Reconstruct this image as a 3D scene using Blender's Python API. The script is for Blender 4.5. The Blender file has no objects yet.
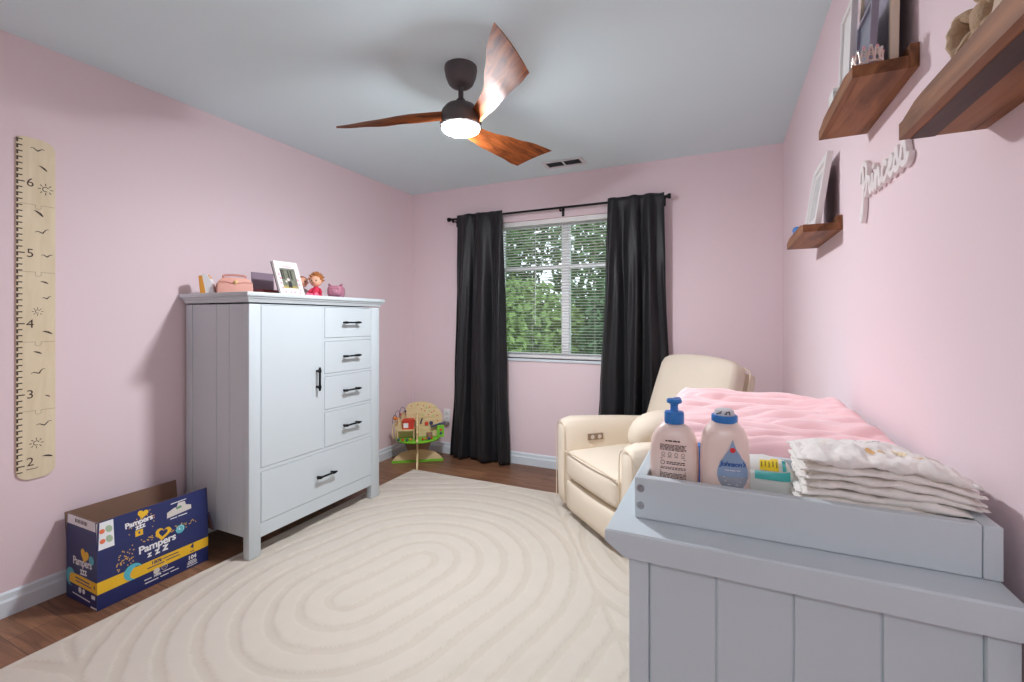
import bpy, bmesh, math, random
from mathutils import Vector, Matrix, noise
random.seed(7)
PI = math.pi
SC = bpy.context.scene
COL = SC.collection
R = math.radians

# ------------------------------------------------------------------ room numbers (metres)
XL, XR, YB, YF, ZC = -2.717, 0.375, 3.582, -0.55, 2.44
CAM_H = 1.235
LAMP, HALL = 420, 66      # lamp strengths; the hall one is an added fill

# ------------------------------------------------------------------ materials
def lin(c):
    return tuple((v/12.92 if v <= .04045 else ((v+.055)/1.055)**2.4) for v in (x/255 for x in c)) + (1,)

MATS = {}
def mat(name, rgb, rough=.5, metal=0, spec=.5, bump=0, bscale=200, var=0, vscale=8, sheen=0, coat=0, alpha=None, sss=0, detail=4):
    if name in MATS: return MATS[name]
    m = bpy.data.materials.new(name); m.use_nodes = True
    nt = m.node_tree; p = nt.nodes['Principled BSDF']
    p.inputs['Base Color'].default_value = lin(rgb)
    p.inputs['Roughness'].default_value = rough
    p.inputs['Metallic'].default_value = metal
    p.inputs['Specular IOR Level'].default_value = spec
    if sheen:
        p.inputs['Sheen Weight'].default_value = sheen
        p.inputs['Sheen Roughness'].default_value = .5
    if coat: p.inputs['Coat Weight'].default_value = coat
    if sss:
        p.inputs['Subsurface Weight'].default_value = sss
        p.inputs['Subsurface Radius'].default_value = (.02, .012, .01)
        p.inputs['Subsurface Scale'].default_value = .5
    tc = nt.nodes.new('ShaderNodeTexCoord')
    if var:
        n = nt.nodes.new('ShaderNodeTexNoise'); n.inputs['Scale'].default_value = vscale; n.inputs['Detail'].default_value = detail
        nt.links.new(tc.outputs['Object'], n.inputs['Vector'])
        mx = nt.nodes.new('ShaderNodeMix'); mx.data_type = 'RGBA'
        a = lin(rgb); lo = tuple(v*(1-var) for v in a[:3]) + (1,); hi = tuple(min(1, v*(1+var)) for v in a[:3]) + (1,)
        mx.inputs['A'].default_value = lo; mx.inputs['B'].default_value = hi
        nt.links.new(n.outputs['Fac'], mx.inputs['Factor'])
        nt.links.new(mx.outputs['Result'], p.inputs['Base Color'])
    if bump:
        n2 = nt.nodes.new('ShaderNodeTexNoise'); n2.inputs['Scale'].default_value = bscale; n2.inputs['Detail'].default_value = 3
        nt.links.new(tc.outputs['Object'], n2.inputs['Vector'])
        b = nt.nodes.new('ShaderNodeBump'); b.inputs['Strength'].default_value = bump; b.inputs['Distance'].default_value = .004
        nt.links.new(n2.outputs['Fac'], b.inputs['Height'])
        nt.links.new(b.outputs['Normal'], p.inputs['Normal'])
    MATS[name] = m
    return m

def wood(name, dark, light, scale=(1, 14, 14), rough=.45, base=3.0, coat=0):
    m = bpy.data.materials.new(name); m.use_nodes = True
    nt = m.node_tree; p = nt.nodes['Principled BSDF']
    tc = nt.nodes.new('ShaderNodeTexCoord'); mp = nt.nodes.new('ShaderNodeMapping')
    mp.inputs['Scale'].default_value = scale
    nt.links.new(tc.outputs['Object'], mp.inputs['Vector'])
    n = nt.nodes.new('ShaderNodeTexNoise'); n.inputs['Scale'].default_value = base; n.inputs['Detail'].default_value = 6
    n.inputs['Distortion'].default_value = .8
    nt.links.new(mp.outputs['Vector'], n.inputs['Vector'])
    cr = nt.nodes.new('ShaderNodeValToRGB')
    cr.color_ramp.elements[0].position = .3; cr.color_ramp.elements[0].color = lin(dark)
    cr.color_ramp.elements[1].position = .7; cr.color_ramp.elements[1].color = lin(light)
    nt.links.new(n.outputs['Fac'], cr.inputs['Fac'])
    nt.links.new(cr.outputs['Color'], p.inputs['Base Color'])
    p.inputs['Roughness'].default_value = rough; p.inputs['Specular IOR Level'].default_value = .22
    if coat: p.inputs['Coat Weight'].default_value = coat; p.inputs['Coat Roughness'].default_value = .25
    MATS[name] = m
    return m

def floor_mat():
    m = bpy.data.materials.new('laminate_planks'); m.use_nodes = True
    nt = m.node_tree; p = nt.nodes['Principled BSDF']
    tc = nt.nodes.new('ShaderNodeTexCoord')
    br = nt.nodes.new('ShaderNodeTexBrick')
    br.inputs['Color1'].default_value = lin((118, 84, 62)); br.inputs['Color2'].default_value = lin((146, 108, 80))
    br.inputs['Mortar'].default_value = lin((60, 42, 32))
    br.inputs['Scale'].default_value = 1; br.inputs['Mortar Size'].default_value = .0012
    br.inputs['Brick Width'].default_value = 1.25; br.inputs['Row Height'].default_value = .155
    br.offset = .37
    nt.links.new(tc.outputs['Object'], br.inputs['Vector'])
    mp = nt.nodes.new('ShaderNodeMapping'); mp.inputs['Scale'].default_value = (1.6, 17, 1)
    nt.links.new(tc.outputs['Object'], mp.inputs['Vector'])
    n = nt.nodes.new('ShaderNodeTexNoise'); n.inputs['Scale'].default_value = 2.2; n.inputs['Detail'].default_value = 7; n.inputs['Distortion'].default_value = 1.2
    nt.links.new(mp.outputs['Vector'], n.inputs['Vector'])
    cr = nt.nodes.new('ShaderNodeValToRGB')
    cr.color_ramp.elements[0].position = .3; cr.color_ramp.elements[0].color = (.55, .5, .47, 1)
    cr.color_ramp.elements[1].position = .7; cr.color_ramp.elements[1].color = (1.25, 1.2, 1.15, 1)
    nt.links.new(n.outputs['Fac'], cr.inputs['Fac'])
    mx = nt.nodes.new('ShaderNodeMix'); mx.data_type = 'RGBA'; mx.blend_type = 'MULTIPLY'; mx.inputs['Factor'].default_value = 1
    nt.links.new(br.outputs['Color'], mx.inputs['A']); nt.links.new(cr.outputs['Color'], mx.inputs['B'])
    nt.links.new(mx.outputs['Result'], p.inputs['Base Color'])
    p.inputs['Roughness'].default_value = .42
    return m

def emis(name, rgb, strength):
    m = bpy.data.materials.new(name); m.use_nodes = True
    nt = m.node_tree; nt.nodes.remove(nt.nodes['Principled BSDF'])
    e = nt.nodes.new('ShaderNodeEmission'); e.inputs['Color'].default_value = lin(rgb); e.inputs['Strength'].default_value = strength
    nt.links.new(e.outputs[0], nt.nodes['Material Output'].inputs[0])
    return m

def glass_mat(name='window_glass'):
    m = bpy.data.materials.new(name); m.use_nodes = True
    nt = m.node_tree; nt.nodes.remove(nt.nodes['Principled BSDF'])
    t = nt.nodes.new('ShaderNodeBsdfTransparent'); g = nt.nodes.new('ShaderNodeBsdfGlossy')
    g.inputs['Roughness'].default_value = .02; t.inputs['Color'].default_value = (.94, .97, .95, 1)
    f = nt.nodes.new('ShaderNodeFresnel'); f.inputs['IOR'].default_value = 1.35
    x = nt.nodes.new('ShaderNodeMixShader')
    nt.links.new(f.outputs[0], x.inputs[0]); nt.links.new(t.outputs[0], x.inputs[1]); nt.links.new(g.outputs[0], x.inputs[2])
    nt.links.new(x.outputs[0], nt.nodes['Material Output'].inputs[0])
    return m

PINK = mat('pink_wall_paint', (234, 215, 219), .85, spec=.2, bump=.05, bscale=120)
CEIL = mat('ceiling_paint', (219, 237, 241), .9, spec=.15, bump=.06, bscale=150)
WHITE = mat('white_trim_paint', (220, 230, 236), .4)
FURN = mat('white_furniture_paint', (202, 212, 216), .4, var=.02, vscale=3)
VINYL = mat('white_vinyl', (238, 240, 242), .35)
BLIND = mat('blind_slat_white', (240, 240, 238), .5)
BLACK = mat('black_metal', (26, 26, 28), .4, metal=.6)
SATIN = mat('black_satin', (24, 25, 28), .5, spec=.45, sheen=.05, bump=.04, bscale=500)
BRONZE = mat('dark_bronze', (88, 82, 82), .5, metal=.2)
CREAM = mat('cream_upholstery', (228, 216, 197), .7, spec=.25, bump=.05, bscale=350, var=.02)
PIPE = mat('cream_piping', (222, 205, 180), .7)
DARK = mat('dark_void', (22, 22, 24), .8)
FLOOR = floor_mat()
BLADE = wood('fan_blade_wood', (96, 48, 22), (168, 92, 44), (2, 16, 16), .55, 3)
WALNUT = wood('walnut', (98, 62, 40), (166, 114, 78), (9, 1.2, 9), .5, 3)
PINE = wood('birch_ply', (214, 190, 140), (232, 212, 166), (2, 2, 14), .5, 3)
CHART = wood('growth_chart_wood', (222, 206, 172), (234, 220, 190), (5, 6, 1), .55, 4)
CARD = mat('cardboard', (132, 102, 84), .85, var=.06, vscale=20)

# ------------------------------------------------------------------ object helpers
def wloc(o):
    v = Vector((0, 0, 0))
    while o is not None:
        v += o.location; o = o.parent
    return v

def obj(name, bm, m, parent=None, world=True, smooth=35, normals=True):
    """one mesh object out of a bmesh; with world=True the bmesh is in world coordinates"""
    if parent is not None and world:
        bmesh.ops.translate(bm, verts=bm.verts, vec=-wloc(parent))
    if normals: bmesh.ops.recalc_face_normals(bm, faces=bm.faces)
    me = bpy.data.meshes.new(name); bm.to_mesh(me); bm.free()
    for mm in (m if isinstance(m, (list, tuple)) else [m]): me.materials.append(mm)
    if smooth:
        me.polygons.foreach_set('use_smooth', [True]*len(me.polygons))
        if smooth < 180: me.set_sharp_from_angle(angle=R(smooth))
    o = bpy.data.objects.new(name, me); COL.objects.link(o)
    o.parent = parent
    return o

new = bmesh.new

def tag(o, label, cat, group=None):
    o['label'] = label; o['category'] = cat
    if group: o['group'] = group
    return o

def thing(name, label, cat, loc=(0, 0, 0), rz=0, group=None):
    o = bpy.data.objects.new(name, None); COL.objects.link(o)
    o.empty_display_size = .05
    o.location = loc; o.rotation_euler = (0, 0, rz)
    return tag(o, label, cat, group)

def struct(o):
    o['kind'] = 'structure'; return o

def copy_tree(o, parent=None):
    c = o.copy(); COL.objects.link(c); c.parent = parent
    for ch in list(o.children): copy_tree(ch, c)
    return c

# ------------------------------------------------------------------ shape helpers (all add to a bmesh)
def join(dst, src, M=None):
    if M is not None: bmesh.ops.transform(src, matrix=M, verts=src.verts)
    me = bpy.data.meshes.new('tmp'); src.to_mesh(me); src.free()
    dst.from_mesh(me); bpy.data.meshes.remove(me)
    return dst

def box(bm, x0, x1, y0, y1, z0, z1, bev=0, seg=2, M=None):
    t = new()
    bmesh.ops.create_cube(t, size=1)
    for v in t.verts:
        v.co = Vector(((x0+x1)/2+v.co.x*(x1-x0), (y0+y1)/2+v.co.y*(y1-y0), (z0+z1)/2+v.co.z*(z1-z0)))
    if bev: bmesh.ops.bevel(t, geom=t.edges[:], offset=bev, segments=seg, profile=.5, affect='EDGES', clamp_overlap=True)
    return join(bm, t, M)

def B(*a, **k): return box(new(), *a, **k)

def cyl(bm, c, r, h, n=24, r2=None, M=None, bev=0):
    """upright cylinder, base centre c"""
    t = new()
    bmesh.ops.create_cone(t, cap_ends=True, segments=n, radius1=r, radius2=r if r2 is None else r2, depth=h)
    bmesh.ops.translate(t, verts=t.verts, vec=(0, 0, h/2))
    if bev:
        es = [e for e in t.edges if len(e.link_faces) == 2 and e.calc_face_angle(0) > 1]
        bmesh.ops.bevel(t, geom=es, offset=bev, segments=2, profile=.5, affect='EDGES')
    if M is not None: bmesh.ops.transform(t, matrix=M, verts=t.verts)
    bmesh.ops.translate(t, verts=t.verts, vec=c)
    return join(bm, t)

def lathe(bm, prof, c=(0, 0, 0), n=32, sx=1, sy=1, e=1.0):
    """prof: (r, z) list; cross-section scaled sx, sy, superellipse exponent e"""
    rings = []
    for r, z in prof:
        ring = []
        for k in range(n):
            a = 2*PI*k/n; ca, sa = math.cos(a), math.sin(a)
            x = math.copysign(abs(ca)**e, ca)*r*sx; y = math.copysign(abs(sa)**e, sa)*r*sy
            ring.append(bm.verts.new((c[0]+x, c[1]+y, c[2]+z)))
        rings.append(ring)
    for a, b in zip(rings, rings[1:]):
        for k in range(n):
            bm.faces.new((a[k], a[(k+1) % n], b[(k+1) % n], b[k]))
    bm.faces.new(rings[0][::-1]); bm.faces.new(rings[-1])
    return bm

def tube(bm, pts, r, n=8, closed=False, flat=1.0):
    """swept tube; r a number or a list"""
    P = [Vector(p) for p in pts]; N = len(P); rings = []
    up = None
    for i, p in enumerate(P):
        a = P[(i-1) % N] if (closed or i > 0) else p
        b = P[(i+1) % N] if (closed or i < N-1) else p
        t = (b-a).normalized()
        if up is None:
            up = Vector((0, 0, 1)) if abs(t.z) < .9 else Vector((0, 1, 0))
        u = up - t*up.dot(t)
        if u.length < 1e-6: u = t.orthogonal()
        u.normalize(); up = u
        w = t.cross(u); rr = r[i] if isinstance(r, (list, tuple)) else r
        rings.append([bm.verts.new(p + rr*(math.cos(2*PI*k/n)*w + flat*math.sin(2*PI*k/n)*u)) for k in range(n)])
    prs = list(zip(rings, rings[1:])) + ([(rings[-1], rings[0])] if closed else [])
    for a, b in prs:
        for k in range(n):
            bm.faces.new((a[k], a[(k+1) % n], b[(k+1) % n], b[k]))
    if not closed:
        bm.faces.new(rings[0][::-1]); bm.faces.new(rings[-1])
    return bm

def prism(bm, poly, O, U, V, t, bev=0):
    """closed 2D polygon extruded by t along U x V"""
    O, U, V = Vector(O), Vector(U), Vector(V); N = U.cross(V).normalized()
    a = [bm.verts.new(O+x*U+y*V) for x, y in poly]; b = [bm.verts.new(O+x*U+y*V+N*t) for x, y in poly]
    n = len(poly)
    f1 = bm.faces.new(a[::-1]); f2 = bm.faces.new(b)
    for k in range(n): bm.faces.new((a[k], a[(k+1) % n], b[(k+1) % n], b[k]))
    bmesh.ops.triangulate(bm, faces=[f for f in (f1, f2) if len(f.verts) > 4])
    return bm

def superell(bm, c, sx, sy, sz, e1=.5, e2=.5, nu=40, nv=20, M=None):
    t = new()
    def pw(v, e): return math.copysign(abs(v)**e, v)
    rings = []
    for j in range(1, nv):
        b = -PI/2+PI*j/nv; ring = []
        for i in range(nu):
            a = 2*PI*i/nu
            ring.append(t.verts.new((sx*pw(math.cos(b), e1)*pw(math.cos(a), e2), sy*pw(math.cos(b), e1)*pw(math.sin(a), e2), sz*pw(math.sin(b), e1))))
        rings.append(ring)
    for a, b in zip(rings, rings[1:]):
        for k in range(nu): t.faces.new((a[k], a[(k+1) % nu], b[(k+1) % nu], b[k]))
    lo = t.verts.new((0, 0, -sz)); hi = t.verts.new((0, 0, sz))
    for k in range(nu):
        t.faces.new((rings[0][(k+1) % nu], rings[0][k], lo)); t.faces.new((rings[-1][k], rings[-1][(k+1) % nu], hi))
    if M is not None: bmesh.ops.transform(t, matrix=M, verts=t.verts)
    bmesh.ops.translate(t, verts=t.verts, vec=c)
    return join(bm, t)

def softbox(x0, x1, y0, y1, z0, z1, bev, puff=(0, 0, 0), cuts=6):
    """upholstered block: bevelled box, subdivided and puffed out on each pair of faces"""
    t = new(); bmesh.ops.create_cube(t, size=1)
    bmesh.ops.subdivide_edges(t, edges=t.edges[:], cuts=cuts, use_grid_fill=True)
    c = Vector(((x0+x1)/2, (y0+y1)/2, (z0+z1)/2)); h = Vector(((x1-x0)/2, (y1-y0)/2, (z1-z0)/2))
    for v in t.verts:
        q = v.co*2
        p = Vector((q.x*h.x, q.y*h.y, q.z*h.z))
        inn = Vector([max(-(h[i]-bev), min(h[i]-bev, p[i])) for i in range(3)])
        # spread the vertices so that the rounded rim has some
        d = p-inn
        if d.length > 0: p = inn + d.normalized()*bev if sum(1 for i in range(3) if abs(d[i]) > 1e-9) > 1 else p
        for i in range(3):
            j, k = (i+1) % 3, (i+2) % 3
            p[i] += math.copysign(puff[i], q[i])*abs(q[i])*(1-q[j]**2)*(1-q[k]**2)
        v.co = c+p
    return t

def text2d(s, size, shear=0, bold=0, align='CENTER', space=1.0):
    cu = bpy.data.curves.new('txt', 'FONT'); cu.body = s; cu.size = size; cu.shear = shear; cu.offset = bold
    cu.align_x = align; cu.align_y = 'CENTER'; cu.space_character = space; cu.resolution_u = 3
    o = bpy.data.objects.new('txt', cu); COL.objects.link(o)
    dg = bpy.context.evaluated_depsgraph_get()
    me = bpy.data.meshes.new_from_object(o.evaluated_get(dg))
    t = new(); t.from_mesh(me)
    bpy.data.meshes.remove(me); bpy.data.objects.remove(o); bpy.data.curves.remove(cu)
    return t

def on_plane(O, U, V, lift=.0006):
    O, U, V = Vector(O), Vector(U).normalized(), Vector(V).normalized(); N = U.cross(V)
    return lambda x, y: O+U*x+V*y+N*lift

def put2d(bm, t, f, dx=0, dy=0, rot=0):
    """place a flat bmesh through the mapping f(x, y)"""
    c, s = math.cos(rot), math.sin(rot)
    for v in t.verts:
        x, y = v.co.x, v.co.y
        v.co = f(dx+c*x-s*y, dy+s*x+c*y)
    return join(bm, t)

def poly2d(pts, cuts=0):
    t = new(); f = t.faces.new([t.verts.new((x, y, 0)) for x, y in pts])
    if cuts: 
        bmesh.ops.triangulate(t, faces=[f]); bmesh.ops.subdivide_edges(t, edges=t.edges[:], cuts=cuts, use_grid_fill=True)
    elif len(pts) > 4: bmesh.ops.triangulate(t, faces=[f])
    return t

def rect2d(w, h, cuts=0):
    return poly2d([(-w/2, -h/2), (w/2, -h/2), (w/2, h/2), (-w/2, h/2)], cuts)

def disc2d(r, n=20, ry=None):
    return poly2d([(r*math.cos(2*PI*k/n), (ry or r)*math.sin(2*PI*k/n)) for k in range(n)])

def crescent2d(r, n=16):
    t = new(); pv = None
    for k in range(n+1):
        a = R(50+260*k/n); w = .62*r*math.sin(PI*k/n)**.8
        q = (t.verts.new((r*math.cos(a), r*math.sin(a), 0)), t.verts.new(((r-w)*math.cos(a)+w*.25, (r-w)*math.sin(a), 0)))
        if pv: t.faces.new((pv[0], pv[1], q[1], q[0]))
        pv = q
    return t

def heart2d(s, n=28):
    P = []
    for k in range(n):
        a = 2*PI*k/n
        P.append((s*.062*16*math.sin(a)**3, s*.062*(13*math.cos(a)-5*math.cos(2*a)-2*math.cos(3*a)-math.cos(4*a))))
    return poly2d(P)

def ring2d(r, w, n=20, a0=0, a1=360):
    t = new(); pv = None
    for k in range(n+1):
        a = R(a0+(a1-a0)*k/n); q = (t.verts.new(((r-w/2)*math.cos(a), (r-w/2)*math.sin(a), 0)), t.verts.new(((r+w/2)*math.cos(a), (r+w/2)*math.sin(a), 0)))
        if pv: t.faces.new((pv[0], pv[1], q[1], q[0]))
        pv = q
    return t

def stroke2d(pts, w):
    """flat ribbon along a 2D polyline"""
    t = new(); pv = None; n = len(pts)
    ww = w if isinstance(w, (list, tuple)) else [w]*n
    for i, (x, y) in enumerate(pts):
        a = pts[max(0, i-1)]; b = pts[min(n-1, i+1)]
        d = Vector((b[0]-a[0], b[1]-a[1])).normalized()
        q = (t.verts.new((x-d.y*ww[i]/2, y+d.x*ww[i]/2, 0)), t.verts.new((x+d.y*ww[i]/2, y-d.x*ww[i]/2, 0)))
        if pv: t.faces.new((pv[0], pv[1], q[1], q[0]))
        pv = q
    return t

def catmull(P, k=8, closed=False):
    P = [Vector(p) for p in P]; n = len(P); out = []
    for i in range(n if closed else n-1):
        p0 = P[(i-1) % n] if closed or i > 0 else P[0]
        p1, p2 = P[i], P[(i+1) % n]
        p3 = P[(i+2) % n] if closed or i+2 < n else P[-1]
        for j in range(k):
            t = j/k
            out.append(.5*((2*p1)+(p2-p0)*t+(2*p0-5*p1+4*p2-p3)*t*t+(3*p1-p0-3*p2+p3)*t**3))
    if not closed: out.append(P[-1])
    return out

def lerp(a, b, t): return a+(b-a)*t
def table(xs, ys, x):
    if x <= xs[0]: return ys[0]
    for i in range(len(xs)-1):
        if x <= xs[i+1]:
            t = (x-xs[i])/(xs[i+1]-xs[i]); t = t*t*(3-2*t)*.5+t*.5
            return lerp(ys[i], ys[i+1], t)
    return ys[-1]

# ================================================================== THE ROOM
WT = .16
struct(obj('floor', B(XL-.2, XR+.2, YF-.2, YB+.2, -.12, 0), FLOOR, smooth=0))
struct(obj('ceiling', B(XL-.2, XR+.2, YF-.2, YB+.2, ZC, ZC+.12), CEIL, smooth=0))
struct(obj('wall_left', B(XL-WT, XL, YF-WT, YB+WT, 0, ZC), PINK, smooth=0))
struct(obj('wall_right', B(XR, XR+WT, YF-WT, YB+WT, 0, ZC), PINK, smooth=0))

def wall_with_hole(name, x0, x1, hx0, hx1, hz0, hz1, ya, yb):
    bm = new(); rings = []
    xs, zs = [x0, hx0, hx1, x1], [0, hz0, hz1, ZC]
    g = {}
    for k, y in enumerate((ya, yb)):
        for i, x in enumerate(xs):
            for j, z in enumerate(zs):
                g[k, i, j] = bm.verts.new((x, y, z))
    for k in (0, 1):
        for i in range(3):
            for j in range(3):
                if (i, j) != (1, 1) and not (hz0 <= 0 and j == 0):
                    bm.faces.new((g[k, i, j], g[k, i+1, j], g[k, i+1, j+1], g[k, i, j+1]))
    def strip(p, q): bm.faces.new((g[0, p[0], p[1]], g[0, q[0], q[1]], g[1, q[0], q[1]], g[1, p[0], p[1]]))
    loop = [((1, 1), (2, 1)), ((2, 1), (2, 2)), ((2, 2), (1, 2)), ((1, 2), (1, 1))]
    for p, q in (loop if hz0 > 0 else loop[1:]): strip(p, q)
    for p, q in (((0, 0), (0, 3)), ((3, 0), (3, 3)), ((0, 3), (3, 3))): strip(p, q)
    return struct(obj(name, bm, PINK, smooth=0))

WX0, WX1, WZ0, WZ1 = -1.83, -.57, .905, 2.085
wall_with_hole('wall_back', XL, XR, WX0, WX1, WZ0, WZ1, YB, YB+WT)
DX0, DX1, DZ = -.52, .28, 2.03
wall_with_hole('wall_front', XL, XR, DX0, DX1, 0, DZ, YF, YF-WT)

BBP = [(0, 0), (.016, 0), (.016, .062), (.011, .072), (.009, .092), (.004, .1), (0, .1)]
def baseboard(name, O, along, inward, length):
    bm = new(); O = Vector(O); a, w = Vector(along), Vector(inward)
    A = [bm.verts.new(O+w*x+Vector((0, 0, z))) for x, z in BBP]; Bv = [bm.verts.new(O+a*length+w*x+Vector((0, 0, z))) for x, z in BBP]
    n = len(A)
    for k in range(n): bm.faces.new((A[k], A[(k+1) % n], Bv[(k+1) % n], Bv[k]))
    bm.faces.new(A); bm.faces.new(Bv)
    return struct(obj(name, bm, WHITE, smooth=0))
baseboard('baseboard_left', (XL, YF, 0), (0, 1, 0), (1, 0, 0), YB-YF)
baseboard('baseboard_back', (XL, YB, 0), (1, 0, 0), (0, -1, 0), XR-XL)
baseboard('baseboard_right', (XR, YF, 0), (0, 1, 0), (-1, 0, 0), YB-YF)
baseboard('baseboard_front', (XL, YF, 0), (1, 0, 0), (0, 1, 0), DX0-.07-XL)

# doorway behind the camera, opened for fill, its door swung into the hall
def door():
    t = bpy.data.objects.new('door_1', None); COL.objects.link(t); struct(t); t.location = (DX0, YF, 0)
    bm = new()
    for a, b in ((DX0-.07, DX0), (DX1, DX1+.07)): box(bm, a, b, YF, YF+.016, 0, DZ+.07, .003)
    box(bm, DX0, DX1, YF, YF+.016, DZ, DZ+.07, .003)
    obj('door_frame', bm, WHITE, t, smooth=0)
    xa, xb = DX0-.045, DX0-.008
    bm = B(xa, xb, YF-.17-.79, YF-.17, .008, DZ-.003, .003)
    for z0, z1 in ((.16, .85), (.98, 1.88)):
        for q0, q1 in ((.11, .36), (.43, .68)): box(bm, xb-.002, xb+.006, YF-.17-q1, YF-.17-q0, z0, z1, .005)
    obj('door_slab', bm, WHITE, t, smooth=0)
    bm = new(); tube(bm, [(xb-.001, YF-.89, .96), (xb+.05, YF-.89, .96)], .01); superell(bm, (xb+.055, YF-.89, .96), .02, .028, .028, 1, 1, 20, 12)
    obj('door_knob', bm, BRONZE, t)
door()

# ------------------------------------------------------------------ window, blind, curtains
def window():
    t = bpy.data.objects.new('window_1', None); COL.objects.link(t); struct(t); t.location = (-1.2, YB+.1, WZ0)
    y0, y1 = YB+.085, YB+.145
    bm = new()
    box(bm, WX0, WX0+.045, y0, y1, WZ0, WZ1, .004); box(bm, WX1-.045, WX1, y0, y1, WZ0, WZ1, .004)
    box(bm, WX0+.045, WX1-.045, y0, y1, WZ1-.045, WZ1, .004); box(bm, WX0+.045, WX1-.045, y0, y1, WZ0, WZ0+.045, .004)
    obj('window_frame', bm, VINYL, t, smooth=0)
    obj('mullion', B(-1.233, -1.167, y0-.004, y1, WZ0+.045, WZ1-.045, .004), VINYL, t, smooth=0)
    for a, b in ((WX0+.045, -1.233), (-1.167, WX1-.045)):
        obj('sash_rail', B(a, b, y0+.01, y1-.01, 1.665, 1.705, .004), VINYL, t, smooth=0)
        for c, d in ((WZ0+.045, 1.665), (1.705, WZ1-.045)):
            obj('glass_pane', B(a, b, y0+.028, y0+.032, c, d), glass_mat() if 'g' not in MATS else MATS['g'], t, smooth=0)
    obj('window_sill', B(WX0+.002, WX1-.002, YB-.012, y0, WZ0-.022, WZ0, .004), WHITE, t, smooth=0)
MATS['g'] = glass_mat()
window()

def blind():
    t = thing('window_blind', 'white horizontal slat blind hanging inside the window opening, slats open', 'blind', (-1.2, YB+.035, WZ0))
    x0, x1 = WX0+.008, WX1-.008; yc = YB+.035
    obj('headrail', B(x0, x1, yc-.022, yc+.02, WZ1-.042, WZ1-.002, .003), BLIND, t, smooth=0)
    bm = new(); z = WZ0+.045; n = 0
    a = R(11)
    while z < WZ1-.05:
        P = []
        for k in range(5):
            q = -.0125+.025*k/4; P.append((yc+q*math.cos(a), z-q*math.sin(a)+.0018*(1-(q/.0125)**2)))
        A = [bm.verts.new((x0+.004, y, zz)) for y, zz in P]; C = [bm.verts.new((x1-.004, y, zz)) for y, zz in P]
        for k in range(4): bm.faces.new((A[k], C[k], C[k+1], A[k+1]))
        z += .0238
    obj('slats', bm, BLIND, t, smooth=60, normals=False)
    obj('bottom_rail', B(x0+.003, x1-.003, yc-.013, yc+.013, WZ0+.008, WZ0+.026, .003), BLIND, t, smooth=0)
    for x in (-1.72, -1.47, -1.2, -.93, -.68):
        bm = new(); tube(bm, [(x, yc-.0135, WZ1-.04), (x, yc-.0135, WZ0+.02)], .0008, 5)
        obj('ladder_cord', bm, BLIND, t)
    bm = new(); tube(bm, [(-1.44, yc-.024, WZ1-.045), (-1.442, yc-.026, 1.2)], .0028, 6)
    obj('tilt_wand', bm, mat('clear_wand', (215, 222, 222), .2), t)
blind()

RODY, RODZ = 3.505, 2.143
def curtain_rod():
    t = thing('curtain_rod', 'thin black curtain rod mounted above the window', 'curtain rod', (-1.33, RODY, RODZ))
    bm = new(); tube(bm, [(-2.225, RODY, RODZ), (-.375, RODY, RODZ)], .0095, 12); obj('rod', bm, BLACK, t)
    for x, s in ((-2.225, -1), (-.375, 1)):
        bm = new(); tube(bm, [(x, RODY, RODZ), (x+.012*s, RODY, RODZ), (x+.013*s, RODY, RODZ), (x+.034*s, RODY, RODZ)], [.013, .013, .019, .019], 14)
        obj('finial', bm, BLACK, t)
    for x in (-1.19, -2.205, -.395):
        bm = new(); tube(bm, [(x, RODY, RODZ-.012), (x, RODY+.04, RODZ-.014), (x, YB-.004, RODZ-.02)], .006, 8)
        box(bm, x-.011, x+.011, YB-.005, YB-.0005, RODZ-.055, RODZ+.015, .002); box(bm, x-.006, x+.006, RODY-.013, RODY+.013, RODZ-.03, RODZ-.009, .002)
        obj('bracket', bm, BLACK, t)
curtain_rod()

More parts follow.
